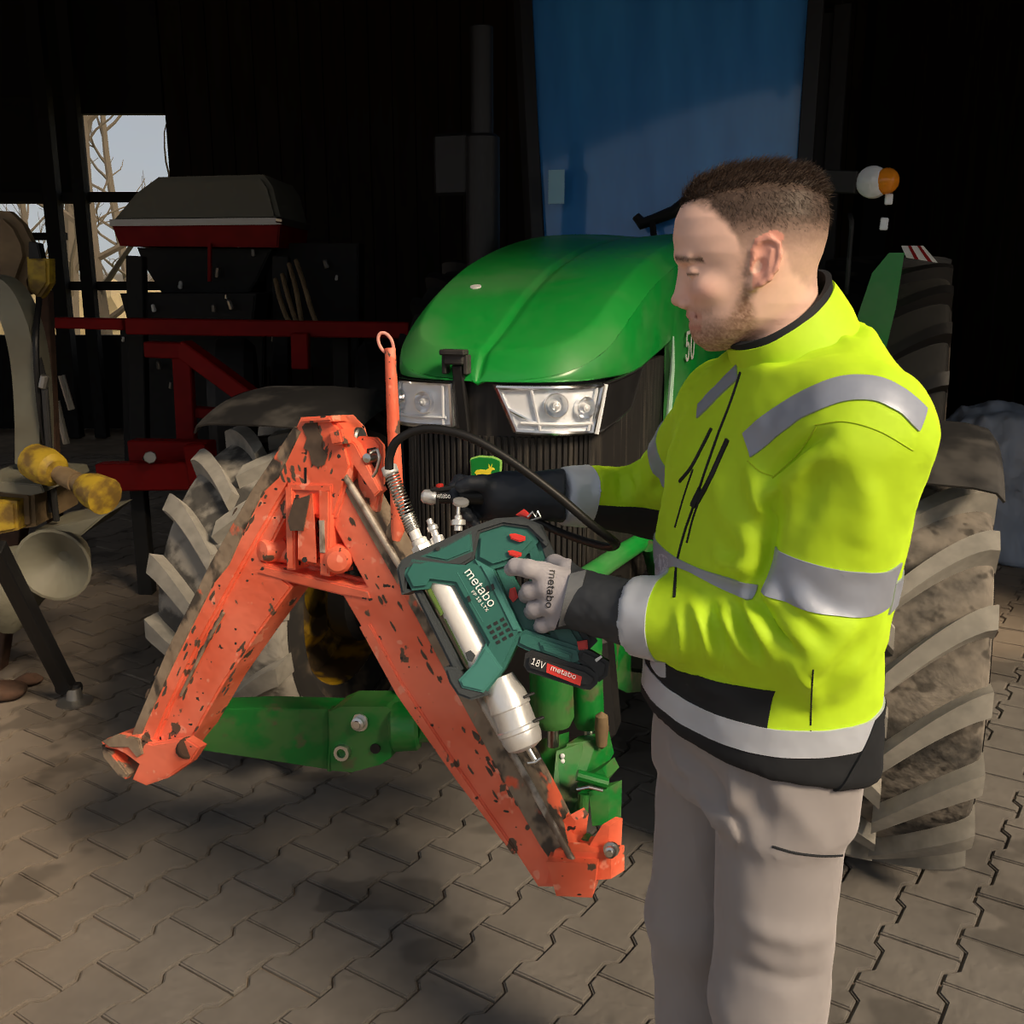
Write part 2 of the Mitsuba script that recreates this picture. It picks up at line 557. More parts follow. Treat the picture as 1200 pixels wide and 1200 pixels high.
# ------------------------------------------------------------------ the shed
def planks(name, p0, along, n, w, h, nrm, z0=0.0, skip=None):
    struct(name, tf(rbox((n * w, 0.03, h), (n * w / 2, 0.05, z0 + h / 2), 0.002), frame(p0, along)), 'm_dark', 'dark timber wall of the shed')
    r = np.random.default_rng(len(name))
    for k in range(n):
        if skip and skip(k):
            continue
        m = rbox((w - 0.008, 0.028, h), ((k + .5) * w, -0.0 + r.uniform(-.004, .004), z0 + h / 2), 0.003)
        part(name, 'plank', tf(m, frame(p0, along)), 'm_wood', smooth=False)


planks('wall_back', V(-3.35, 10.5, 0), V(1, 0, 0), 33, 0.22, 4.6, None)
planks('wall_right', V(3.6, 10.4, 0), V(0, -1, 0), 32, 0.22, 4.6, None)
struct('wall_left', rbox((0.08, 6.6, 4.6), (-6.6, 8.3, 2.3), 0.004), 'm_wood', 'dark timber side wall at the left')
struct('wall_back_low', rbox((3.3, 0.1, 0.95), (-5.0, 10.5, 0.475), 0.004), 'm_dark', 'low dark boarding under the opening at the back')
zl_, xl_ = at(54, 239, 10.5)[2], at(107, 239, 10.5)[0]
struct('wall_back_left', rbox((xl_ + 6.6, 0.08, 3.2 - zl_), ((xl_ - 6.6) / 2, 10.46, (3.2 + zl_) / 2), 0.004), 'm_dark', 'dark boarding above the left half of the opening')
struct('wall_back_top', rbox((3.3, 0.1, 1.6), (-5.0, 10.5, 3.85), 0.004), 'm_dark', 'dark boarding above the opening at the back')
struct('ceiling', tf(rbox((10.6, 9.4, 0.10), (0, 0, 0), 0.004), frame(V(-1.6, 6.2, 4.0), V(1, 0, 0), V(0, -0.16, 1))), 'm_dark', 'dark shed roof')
for k in range(5):
    part('ceiling', 'rafter', beam(V(-6.0 + 2.2 * k, 1.8, 3.16), V(-6.0 + 2.2 * k, 10.4, 3.16 + 8.6 * .16), 0.18, 0.10), 'm_wood', smooth=False)
for k, (px, w) in enumerate(((68, 0.13), (101, 0.11))):
    q = at(px, 300, 9.9)
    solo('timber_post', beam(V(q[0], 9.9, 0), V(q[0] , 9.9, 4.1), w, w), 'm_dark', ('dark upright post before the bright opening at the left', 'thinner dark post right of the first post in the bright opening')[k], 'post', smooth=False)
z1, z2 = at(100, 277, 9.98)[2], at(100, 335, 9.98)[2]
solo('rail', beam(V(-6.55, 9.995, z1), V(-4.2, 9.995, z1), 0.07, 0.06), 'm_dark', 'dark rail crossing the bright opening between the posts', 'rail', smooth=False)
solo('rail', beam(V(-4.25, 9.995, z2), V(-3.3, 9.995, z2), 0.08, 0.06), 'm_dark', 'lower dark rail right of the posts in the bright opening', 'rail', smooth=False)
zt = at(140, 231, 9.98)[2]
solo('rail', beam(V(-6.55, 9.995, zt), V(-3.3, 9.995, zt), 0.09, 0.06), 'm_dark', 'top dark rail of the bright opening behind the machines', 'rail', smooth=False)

struct('added_corner_post', rbox((.3, .3, 4.6), (3.50, 10.33, 2.3), .005), 'm_dark', 'dark post added to close a light gap in the shed corner')  # added to stop light leaking in between the two walls
# outdoors behind the opening
struct('ground_outside', trimesh.Trimesh([[-80, 11.5, -0.05], [60, 11.5, -0.05], [60, 120, -0.05], [-80, 120, -0.05]], [[0, 1, 2], [0, 2, 3]]), 'm_meadow', 'meadow behind the shed')
struct('ground_yard', trimesh.Trimesh([[-60, -60, -0.06], [60, -60, -0.06], [60, 11.5, -0.06], [-60, 11.5, -0.06]], [[0, 1, 2], [0, 2, 3]]), 'm_sand', 'sandy yard before the shed')
bank = []
for k in range(26):
    x = -26 + k * 1.0
    bank.append(sd := tf(trimesh.creation.icosphere(2, 1.0), np.diag([rng.uniform(1.0, 1.8), 1.2, rng.uniform(0.9, 1.5), 1.0])))
    sd.apply_translation((x, 25 + rng.uniform(-1, 1), 0.1))
    n_ = meshkit.fbm(sd.vertices * 3.0, 4, k)
    sd.vertices += (n_[:, None] - .5) * 0.7 * vnormals(sd)
solo('grass_bank', cat(bank), 'm_straw', 'pale dry grass bank seen through the opening behind the posts', 'grass', kind='stuff', smooth=False)


def bare_tree(base, h, seed, label, lean=0.0):
    r = np.random.default_rng(seed)
    key = thing('bare_tree', label, 'tree', 'bare trees behind the shed')
    base = np.asarray(base, float)
    trunk = np.array([base + V(lean * t * h + 0.12 * math.sin(5 * t + seed), 0, h * t) for t in np.linspace(0, 1, 9)])
    part(key, 'trunk', tube(trunk, np.linspace(0.16, 0.05, 9), 8), 'm_bark')
    tw = []
    def grow(p, d, L, rad, n):
        pts = [p]
        for _ in range(4):
            d = unit(d + r.normal(0, .16, 3) + V(0, 0, .05))
            pts.append(pts[-1] + d * L / 4)
        tw.append(tube(pts, np.linspace(rad, rad * .45, 5), 5))
        if n:
            for _ in range(3):
                q = pts[r.integers(2, 5)]
                grow(q, unit(d + r.normal(0, .55, 3)), L * .65, rad * .5, n - 1)
    for t in np.linspace(.12, .98, 16):
        a = r.uniform(0, 6.28)
        grow(base + V(lean * t * h + 0.12 * math.sin(5 * t + seed), 0, h * t), unit(V(math.cos(a), math.sin(a) * .6, .7)), r.uniform(1.0, 2.2), .05, 2)
    part(key, 'branches', cat(tw), 'm_bark', kind='stuff')


q = at(118, 330, 14.5)
bare_tree((q[0], 14.5, -0.05), 7.5, 3, 'bare grey tree beyond the opening right of the posts')
q = at(84, 330, 20.0)
bare_tree((q[0], 20.0, -0.05), 8.5, 5, 'bare tree farther off between the two posts', 0.03)
q = at(150, 330, 31.0)
bare_tree((q[0], 31.0, -0.05), 8.0, 8, 'bare branching tree far behind beside the seed drill hopper', -0.04)
q = at(30, 330, 36.0)
bare_tree((q[0], 36.0, -0.05), 7.0, 12, 'bare tree far off left of the posts above the machine arm', 0.02)

# ------------------------------------------------------------------ the red seed drill
YD = 6.6
dk = thing('seed_drill', 'red seed drill with a grey canvas hopper cover standing in the dark', 'machine')
def slab(pts, Y, depth, m, name, parent, b=0.006, smooth=False, label=None):
    """a solid whose front outline is given in the photograph, standing at depth Y"""
    P = np.array([at(x, y, Y) for x, y in pts])
    poly = [(p[0], p[2]) for p in P]
    g = plate(poly, depth, b)
    M = np.eye(4); M[:3, :3] = np.array([[1, 0, 0], [0, 0, 1], [0, 1, 0]]).T
    g = tf(g, np.array([[1, 0, 0, 0], [0, 0, 1, Y], [0, 1, 0, 0], [0, 0, 0, 1]], float))
    return part(parent, name, fixn(g), m, smooth=smooth, label=label)
slab([(128, 262), (158, 226), (184, 207), (308, 204), (318, 218), (329, 260)], YD, 0.9, 'm_canvas', 'hopper_cover', dk, 0.03, 40, 'grey canvas hopper cover')
slab([(128, 257), (330, 255), (330, 263), (128, 265)], YD - 0.03, 0.96, 'm_dull_steel', 'hopper_rim', dk, 0.004, label='pale metal rim')
hop = slab([(131, 265), (328, 263), (326, 290), (140, 288)], YD - 0.01, 0.9, 'm_red', 'hopper', dk, 0.01)
part(dk, 'hinge_pin', cyl(at(324, 257, YD - 0.06), at(331, 258, YD - .06), 0.02, 8), 'm_steel')
slab([(160, 290), (318, 292), (300, 330), (290, 345), (190, 345), (168, 310)], YD + .1, 0.6, 'm_dark', 'metering_unit', dk, 0.01)
slab([(243, 285), (247, 285), (247, 330), (243, 330)], YD - .05, 0.03, 'm_red', 'bracket', dk, 0.003)
def rbar(a, b, w, Y0, Y1=None, name='frame_bar', m='m_red', t=0.09):
    Y1 = Y0 if Y1 is None else Y1
    return part(dk, name, beam(at(*a, Y0), at(*b, Y1), w, t, b=0.006), m, smooth=False)
rbar((150, 382), (480, 387), 0.085, 5.6)
rbar((70, 378), (150, 380), 0.06, 5.9, 5.6)
rbar((172, 409), (222, 411), 0.075, 5.0)
rbar((214, 407), (300, 470), 0.085, 5.0, 4.9)
rbar((214, 412), (221, 545), 0.06, 5.0)
rbar((222, 482), (300, 488), 0.05, 5.05)
rbar((352, 390), (353, 432), 0.075, 5.5)
rbar((118, 558), (262, 556), 0.13, 4.75, 4.7, 'drawbar')
rbar((155, 528), (250, 530), 0.11, 4.85, 4.8)
rbar((230, 520), (238, 570), 0.10, 4.7)
rbar((160, 300), (165, 560), 0.10, 6.3, m='m_dark')
rbar((330, 300), (330, 480), 0.10, 6.6, m='m_dark')
rbar((400, 385), (404, 560), 0.09, 5.8, m='m_dark')
part(dk, 'bolt', cyl(at(176, 536, 4.62), at(176, 536, 4.72), 0.03, 8, 0.004), 'm_dull_steel')
part(dk, 'bolt', cyl(at(170, 537, 4.62), at(170, 537, 4.72), 0.012, 8), 'm_dark')
for k, (a, b, c, d) in enumerate((((323, 328), (328, 350), (336, 372), (342, 380)), ((331, 322), (337, 345), (344, 368), (349, 380)), ((339, 310), (346, 335), (351, 362), (354, 380)), ((347, 306), (356, 332), (364, 360), (372, 382)))):
    part(dk, 'seed_hose', tube(catmull([at(*a, 6.2), at(*b, 5.9), at(*c, 5.75), at(*d, 5.6)], 6), 0.014, 8), 'm_tan', label='tan seed hose')
r_ = np.random.default_rng(4)
for k, (x, y, s) in enumerate(((255, 325, 9), (251, 365, 6), (211, 338, 6), (272, 362, 8), (297, 300, 6), (181, 365, 6), (265, 350, 4), (383, 314, 7), (394, 328, 4), (187, 432, 7), (200, 455, 6), (268, 412, 5), (172, 434, 4), (320, 400, 5), (144, 400, 4), (280, 290, 5), (172, 338, 4))):
    Yc = 6.67 if y < 344 and x < 330 else 6.27 if y < 381 and x < 300 else 6.86
    q = at(x, y, Yc)
    L = s * Yc / 1200
    part(dk, 'coupling', cyl(q, q + V(r_.uniform(-.3, .3), -.3, 1) * L * 1.3, L * .45, 8, L * .1, L * .35), ('m_steel', 'm_dull_steel', 'm_white')[k % 3])
slab([(140, 380), (310, 380), (306, 560), (146, 560)], 6.9, 0.12, 'm_dark', 'back_panel', dk, 0.01)
slab([(312, 285), (420, 285), (420, 430), (312, 430)], 6.9, 0.3, 'm_dark', 'side_box', dk, 0.01)
slab([(140, 344), (300, 344), (296, 380), (150, 380)], 6.3, 0.5, 'm_dark', 'coulter_bar', dk, 0.01)
part(dk, 'wheel', cyl(at(250, 480, 6.0), at(250, 480, 6.0) + V(.25, .05, 0), 0.42, 24, 0.05), 'm_rubber')
part(dk, 'wheel', cyl(at(420, 480, 6.4), at(420, 480, 6.4) + V(.25, .05, 0), 0.42, 24, 0.05), 'm_rubber')
part(dk, 'support_leg', beam(at(160, 540, 4.9), V(at(160, 540, 4.9)[0], 4.9, 0.0), 0.07, 0.07), 'm_dark', smooth=False)
part(dk, 'support_leg', beam(at(262, 540, 4.9), V(at(262, 540, 4.9)[0], 4.9, 0.0), 0.07, 0.07), 'm_dark', smooth=False)

# ------------------------------------------------------------------ the old mounted implement at the left edge
ik = thing('mounted_implement', 'old grey and yellow implement with a drive shaft at the left edge', 'machine')
YI = 3.7
part(ik, 'arched_arm', (lambda c: grid_mesh(np.array([[p + n * w + V(0, dy, 0) for w, dy in ((-.045, 0), (.045, 0), (.045, .12), (-.045, .12))] for p, n in c]), False, True))(
    [(p, unit(np.cross(t, V(0, 1, 0)))) for p, t in (lambda pts: list(zip(pts, np.gradient(pts, axis=0))))(catmull([at(x, y, YI) for x, y in ((-40, 338), (-6, 340), (14, 372), (26, 420), (31, 480), (32, 545))], 8))]), 'm_grey_paint', smooth=40, label='arched grey arm with flaking paint')
slab([(-30, 245), (6, 247), (22, 262), (33, 284), (36, 302), (26, 330), (30, 345), (-30, 360)], YI + .25, 0.10, 'm_tan', 'gearbox_cover', ik, 0.03, 40)
slab([(30, 301), (56, 303), (57, 332), (45, 350), (32, 340)], YI + .15, 0.07, 'm_old_yellow', 'yellow_block', ik, 0.01, label='yellow painted block')
slab([(33, 283), (44, 285), (48, 303), (33, 303)], YI + .14, 0.05, 'm_black', 'bracket', ik, 0.004)
part(ik, 'rear_post', beam(at(52, 340, YI + .3), at(66, 640, YI + .3), 0.05, 0.05), 'm_rust', smooth=False)
part(ik, 'hydraulic_hose', tube(catmull([at(46, 350, YI + .1), at(42, 400, YI - .02), at(46, 470, YI - .03), at(56, 540, YI), at(60, 600, YI)], 8), 0.011, 8), 'm_black')
part(ik, 'hydraulic_hose', tube(catmull([at(40, 400, YI + .1), at(50, 440, YI), at(52, 450, YI - .04), at(58, 530, YI - .05), at(66, 610, YI)], 8), 0.012, 8), 'm_rubber')
part(ik, 'hose_fitting', cyl(at(50, 455, YI - .05), at(53, 440, YI - .05), 0.016, 10, 0.003), 'm_dull_steel')
for k, (x0, y0, x1, y1) in enumerate(((72, 440, 84, 480), (66, 470, 78, 520))):
    part(ik, 'linkage_rod', cyl(at(x0, y0, YI + .4), at(x1, y1, YI + .4), 0.014, 8), 'm_dull_steel')
slab([(-20, 566), (20, 572), (38, 578), (40, 618), (-20, 628)], YI - .1, 0.4, 'm_tan', 'gearbox', ik, 0.015)
slab([(-20, 585), (18, 588), (20, 622), (-20, 630)], YI - .16, 0.1, 'm_old_yellow', 'gearbox_plate', ik, 0.01)
slab([(-30, 562), (48, 568), (52, 577), (36, 581), (-30, 574)], YI - .18, 0.4, 'm_grey_paint', 'cross_plate', ik, 0.004)
slab([(40, 622), (122, 605), (96, 627), (70, 640), (48, 638)], YI - .05, 0.3, 'm_grey_paint', 'foot_plate', ik, 0.006)
slab([(18, 560), (56, 556), (60, 575), (40, 580)], YI, 0.2, 'm_grey_paint', 'bearing_block', ik, 0.01)
part(ik, 'cone_guard', lathe([(.01, 0), (.075, .0), (.135, .14), (.125, .14), (.02, .05)], at(82, 646, YI - .1), at(30, 690, YI - .45) - at(82, 646, YI - .1), 20), 'm_grey_paint')
part(ik, 'cone_guard', lathe([(.02, 0), (.06, 0), (.17, .3), (.155, .3), (.02, .1)], at(70, 650, YI - .1), at(20, 678, YI - .1) - at(70, 650, YI - .1), 20), 'm_grey_paint')
sh = part(ik, 'drive_shaft', lathe([(.028, 0), (.028, .10), (.034, .10), (.034, .17), (.028, .17), (.028, .30)], at(54, 548, YI - .25), at(104, 572, YI - .38) - at(54, 548, YI - .25), 14), 'm_tan', label='tan drive shaft tube')
d_ = at(104, 572, YI - .38) - at(54, 548, YI - .25)
part(ik, 'shaft_guard', lathe([(.03, -.03), (.062, -.03), (.066, .03), (.058, .08), (.04, .10), (.03, .10)], at(46, 543, YI - .24), d_, 16), 'm_old_yellow', label='yellow bell guard')
part(ik, 'shaft_guard', lathe([(.03, -.05), (.045, -.05), (.06, .0), (.064, .06), (.03, .065)], at(110, 575, YI - .38), d_, 16), 'm_old_yellow', label='yellow bell guard')
part(ik, 'shaft_yoke', beam(at(112, 582, YI - .4), at(116, 596, YI - .4), 0.03, 0.03), 'm_dull_steel')
part(ik, 'support_leg', beam(V(-2.1, YI + .2, 0.0), at(20, 600, YI + .2), 0.08, 0.08), 'm_rust', smooth=False)
part(ik, 'support_leg', beam(V(-2.6, YI + .6, 0.0), at(-40, 560, YI + .6), 0.08, 0.08), 'm_rust', smooth=False)
lg = part(ik, 'stand_leg', beam(at(-6, 640, 3.15), floor_at(84, 822) + V(-.01, 0, .05), 0.055, 0.055), 'm_black', smooth=False, label='black stand leg')
f0 = floor_at(88, 824)
part(ik, 'stand_foot', lathe([(.005, 0.0), (.062, 0), (.064, .010), (.030, .020), (.024, .06), (.006, .06)], f0, V(0, 0, 1), 20), 'm_dull_steel', label='round steel foot')
part(ik, 'foot_pin', cyl(floor_at(84, 822) + V(-.05, 0, .055), floor_at(84, 822) + V(.04, 0, .055), 0.022, 10, .004), 'm_black')
for k, (x, y, s) in enumerate(((4, 806, .07), (34, 790, .042))):
    m = trimesh.creation.icosphere(2, s); m.vertices *= [1.3, 1, .5]
    m.vertices += (meshkit.fbm(m.vertices * 30 + k, 3)[:, None] - .5) * .03 * vnormals(m)
    q = floor_at(x, y + 12); q[2] = s * .45
    m.apply_translation(q)
    solo('dirt_clod', m, 'm_rust', ('largest rusty clod of dirt on the ground left of the stand foot', 'small dark clod on the ground just left of the black stand leg')[k], 'clod', group='dirt clods by the stand leg', smooth=40)

# ------------------------------------------------------------------ the tarpaulin at the right
def tarp_mesh():
    c = at(1165, 530, 5.6)
    f = lambda P: smin(smin(sd_ell(P, c + V(0, 0, 0.02), (.30, .3, .26)), sd_ell(P, c + V(.25, .1, -.2), (.3, .35, .35)), .1), sd_ell(P, c + V(0.1, .1, -.7), (.36, .36, .75)), .12)
    m = nets(f, c - V(.7, .6, c[2] + .0), c + V(.8, .8, .5), 0.025)
    m = relax(m, 4)
    n = vnormals(m); v = m.vertices
    m.vertices = v + n * ((meshkit.fbm(v * [14, 14, 5], 4)[:, None] - .5) * .13)
    return m
solo('tarpaulin', tarp_mesh(), 'm_tarp', 'crumpled blue grey tarpaulin heap in the dark behind the big right tyre', 'tarpaulin', smooth=True)
# ------------------------------------------------------------------ the tractor (its own frame: x forwards, y to its left, z up)
PSI = math.radians(20)
TO = V(0.035, 3.0, 0)
TM = np.eye(4)
TM[:3, 0], TM[:3, 1], TM[:3, 2], TM[:3, 3] = (-math.sin(PSI), -math.cos(PSI), 0), (math.cos(PSI), -math.sin(PSI), 0), (0, 0, 1), TO
TR = TM[:3, :3]
tw = lambda p: TO + TR @ np.asarray(p, float)
def tl(px, py, ax, val):
    """tractor coordinates of the point of the plane (ax = val) behind a pixel of the photograph"""
    c, d = TR.T @ (V(0, 0, HC) - TO), TR.T @ (at(px, py, 1) - V(0, 0, HC))
    i = 'xyz'.index(ax)
    return c + d * (val - c[i]) / d[i]


def green_color(p, n, uv):
    dust = smoothstep(0.42, 0.75, fbm(p.x * 3.5, p.y * 3.5, p.z * 3.5, 4)) * 0.30 + smoothstep(0.2, 0.95, n.z) * 0.10 * fbm(p.x * 30, p.y * 30, p.z * 30, 3)
    return mix((0.002, 0.24, 0.03), (0.17, 0.23, 0.14), dust)


def dirty_green(p, n, uv):
    k = fbm(p.x * 13, p.y * 13, p.z * 13, 5)
    c = mix((0.004, 0.155, 0.022), (0.075, 0.155, 0.05), smoothstep(.42, .62, k) * .55)
    return mix(c, (0.10, 0.08, 0.05), smoothstep(.60, .72, fbm(p.x * 17 + 5, p.y * 17, p.z * 17, 4)) * .7)


def tyre_color(p, n, uv):
    k = fbm(p.x * 8, p.y * 8, p.z * 8, 5)
    f = fbm(p.x * 45, p.y * 45, p.z * 45, 3)
    c = mix((0.035, 0.033, 0.031), (0.185, 0.163, 0.138), smoothstep(.30, .66, k * .75 + f * .25))
    return c * (1 - .65 * smoothstep(.56, .70, fbm(p.x * 26 + 3, p.y * 26, p.z * 26, 3)))


def lug_color(p, n, uv):
    f = fbm(p.x * 30, p.y * 30, p.z * 30, 4)
    return mix((0.15, 0.145, 0.13), (0.29, 0.275, 0.245), f)


mat('m_green', proc(green_color), 0.34, clearcoat=0.5, clearcoat_gloss=0.85)
mat('m_dirty_green', proc(dirty_green), 0.38)
mat('m_tyre', proc(tyre_color), 0.9, bump=lambda p, n, uv: fbm(p.x * 40, p.y * 40, p.z * 40, 4), bscale=0.008)
mat('m_lug', proc(lug_color), 0.85)
mat('m_shaded_sidewall', proc(lambda p, n, uv: mix((0.014, 0.013, 0.013), (0.085, 0.065, 0.045), smoothstep(.5, .8, fbm(p.x * 12, p.y * 12, p.z * 12, 4)))), 0.75)  # brown mud over a base darkened to carry the inner side's shade
mat('m_tyre_dusty', proc(lambda p, n, uv: mix((0.055, 0.053, 0.050), (0.25, 0.235, 0.21), smoothstep(.36, .58, fbm(p.x * 13, p.y * 13, p.z * 13, 5)))), 0.9, bump=lambda p, n, uv: fbm(p.x * 40, p.y * 40, p.z * 40, 4), bscale=0.008)
mat('m_grille', proc(lambda p, n, uv: mix((0.012, 0.011, 0.011), (0.055, 0.048, 0.04), smoothstep(.5, .85, fbm(p.x * 50, p.y * 50, p.z * 3.5, 4)))), 0.6)
mat('m_rim_yellow', proc(lambda p, n, uv: mix((0.30, 0.18, 0.008), (0.05, 0.035, 0.02), smoothstep(.4, .65, fbm(p.x * 14, p.y * 14, p.z * 14, 4)))), 0.5)
mat('m_gloss_black', (0.01, 0.01, 0.011), 0.12, clearcoat=1.0)
mat('m_chrome', (0.85, 0.86, 0.88), 0.14, 1.0)
mat('m_lamp_grey', (0.80, 0.84, 0.90), 0.35, 0.1)
mat('m_lamp_white', (0.75, 0.78, 0.82), 0.3)
mat('m_amber', (0.85, 0.28, 0.02), 0.15)
mat('m_screen_reflection', proc(lambda p, n, uv: mix((0.010, 0.12, 0.38), (0.03, 0.22, 0.55), fbm(p.x * 14 + p.y * 6, 0.0, p.z * 1.5, 4))), 0.08, clearcoat=1.0)  # blue of the reflected sky is put into the base colour
mat('m_pale_blue', (0.25, 0.50, 0.66), 0.4)
mat('m_fender', proc(lambda p, n, uv: mix((0.010, 0.010, 0.011), (0.05, 0.047, 0.044), smoothstep(.5, .8, fbm(p.x * 9, p.y * 9, p.z * 9, 4)))), 0.6)
mat('m_badge_rim', (0.30, 0.58, 0.14), 0.35)
mat('m_badge_green', (0.01, 0.22, 0.04), 0.3)
mat('m_badge_yellow', (0.85, 0.72, 0.05), 0.35)
scene['m_clear'] = {'type': 'thindielectric', 'int_ior': 1.5}
mat('m_pane_tint', (0.01, 0.01, 0.012), 0.1)

tk = thing('tractor', 'green farm tractor with a black grille and clear headlights standing in the shed', 'tractor')
def tp(name, mesh, m, smooth=30, parent=None, label=None, kind=None, color=None):
    return part(parent or tk, name, tf(mesh, TM), m, smooth, label, kind, color)

# hood: a height field over a rounded plan with a skirt
OUT_X = [0.375, 0.368, 0.35, 0.315, 0.26, 0.18, 0.05, -0.15, -0.6, -1.6]
OUT_W = [0.0, 0.09, 0.165, 0.225, 0.268, 0.298, 0.316, 0.325, 0.338, 0.36]
oxy = catmull(np.c_[OUT_X, OUT_W], 10)
half = oxy
wfun = lambda x: np.interp(-x, -half[:, 0], half[:, 1])
ZX, ZS = [-1.6, -1.1, -0.7, -0.28, 0.0, 0.2, 0.3, 0.375], [1.722, 1.703, 1.665, 1.592, 1.505, 1.415, 1.375, 1.348]
from scipy.interpolate import PchipInterpolator
zs_f = PchipInterpolator(ZX, ZS)
def hood_z(x, y, d):
    z = zs_f(x) - 0.014 * np.exp(-(y / 0.13) ** 2) * np.clip((0.40 - x) / .3, 0, 1) - 0.014 * np.exp(-((y - .004) / 0.010) ** 2)
    z -= 0.050 * np.clip(1 - d / 0.055, 0, 1) ** 1.25 + .006 * np.clip(1 - d / .12, 0, 1) ** 2
    return z
# polar-like grid: outline ring (s) by inset (r)
ring = np.vstack([np.c_[half[::-1, 0], -half[::-1, 1]], np.c_[half[1:, 0], half[1:, 1]]])      # right rear -> front -> left rear
arc = np.r_[0, np.cumsum(np.linalg.norm(np.diff(ring, axis=0), axis=1))]
mid = arc[len(half) - 1]
S = np.concatenate([np.linspace(0, mid - .75, 26)[:-1], np.linspace(mid - .75, mid + .75, 130), np.linspace(mid + .75, arc[-1], 26)[1:]])
ringS = np.c_[np.interp(S, arc, ring[:, 0]), np.interp(S, arc, ring[:, 1])]
def outline(s):
    s = np.asarray(s, float) + mid
    p = np.stack([np.interp(s, arc, ring[:, 0]), np.interp(s, arc, ring[:, 1])], -1)
    q = np.stack([np.interp(s + .004, arc, ring[:, 0]), np.interp(s + .004, arc, ring[:, 1])], -1) - np.stack([np.interp(s - .004, arc, ring[:, 0]), np.interp(s - .004, arc, ring[:, 1])], -1)
    q /= np.linalg.norm(q, axis=-1, keepdims=True) + 1e-12
    return p, np.stack([q[..., 1], -q[..., 0]], -1)
xs_ = np.concatenate([np.linspace(-1.6, -0.3, 30)[:-1], np.linspace(-.3, .374, 60)])
us = np.concatenate([-np.sin(np.linspace(math.pi / 2, 0, 46))[:-1], np.sin(np.linspace(0, math.pi / 2, 46))])
X_, U_ = np.meshgrid(xs_, us, indexing='ij')
Y_ = U_ * wfun(X_)
from scipy.spatial import cKDTree
dense = np.c_[np.interp(np.linspace(0, arc[-1], 4000), arc, ring[:, 0]), np.interp(np.linspace(0, arc[-1], 4000), arc, ring[:, 1])]
dt = cKDTree(dense)
D_ = dt.query(np.c_[X_.ravel(), Y_.ravel()])[0].reshape(X_.shape)
Z_ = hood_z(X_, Y_, D_)
top = grid_mesh(np.stack([X_, Y_, Z_], -1))
zb_f = lambda x: np.interp(x, [-1.6, -.55, -.05, .2, .375], [1.42, 1.355, 1.283, 1.288, 1.287])
ze = hood_z(ringS[:, 0], ringS[:, 1], 0 * ringS[:, 0])
nrm = outline(S - mid)[1]
rows = []
for k, (t, o) in enumerate(((0, 0), (.25, .004), (.7, .005), (.95, .002), (1.0, -.004), (1.0, -.03))):
    rows.append(np.c_[ringS + nrm * o, ze + (zb_f(ringS[:, 0]) - ze) * t])
skirt = grid_mesh(np.stack(rows, 0))
hood = cat(top, skirt)
hood.merge_vertices(digits_vertex=3)
for m_ in (hood,):
    c_ = m_.triangles_center
tp('hood', hood, 'm_green', 32, label='dusty green hood with a centre crease')
tp('hood_latch', cat(rbox((0.02, 0.055, 0.03), (0.385, -0.055, 1.345), .004), rbox((0.035, 0.07, 0.014), (0.388, -0.055, 1.362), .004), rbox((0.03, .012, .05), (.372, -.085, 1.33), .003), rbox((0.03, .012, .05), (.372, -.025, 1.33), .003)), 'm_fender', label='black hood latch')
pt, pn = outline(np.linspace(-.04, -.02, 2))
tp('latch_strap', beam(V(.375, -.05, 1.33), V(.365, -.035, 1.15), .03, .02, (0, 1, 0)), 'm_black', False)
tp('hood_badge_dot', lathe([(.001, 0), (.018, 0), (.016, .004), (.001, .005)], V(-.05, -.17, zs_f(-.05) - .004), V(.3, 0, 1), 16), 'm_white', label='pale round spot')
tp('hood_badge_dot', lathe([(.001, 0), (.012, 0), (.011, .003), (.001, .004)], V(-.12, .1, zs_f(-.12) - .022), V(.25, 0, 1), 16), 'm_dirty_green')

# grille shell below the hood
def wall_strip(s0, s1, z0, z1, off, n=60):
    s = np.linspace(s0, s1, n)
    p, q = outline(s)
    p = p + q * off
    m = grid_mesh(np.stack([np.c_[p, np.full(n, z)] for z in np.linspace(z0, z1, 6)], 0))
    m.invert()
    return m
S_R = float(np.interp(-(-.52), -half[:, 0], np.r_[0, np.cumsum(np.linalg.norm(np.diff(half, axis=0), axis=1))]))
tp('grille', fixn(thick(wall_strip(-S_R - .9, S_R + .02, .62, 1.30, -.022, 140), .02)), 'm_grille', 40, label='muddy black grille')
for k, s in enumerate(np.linspace(-.40, .34, 40)):
    p, q = outline(s)
    tp('grille_rib', tf(rbox((.010, .012, .47), (0, 0, 0), .002), frame(V(*(p - q * .0205), .91), V(*q, 0))), 'm_grille', False, parent=tk + '__grille')
tp('chin', fixn(thick(wall_strip(-.5, .55, .60, .70, -.006, 60), .05)), 'm_black', 40)

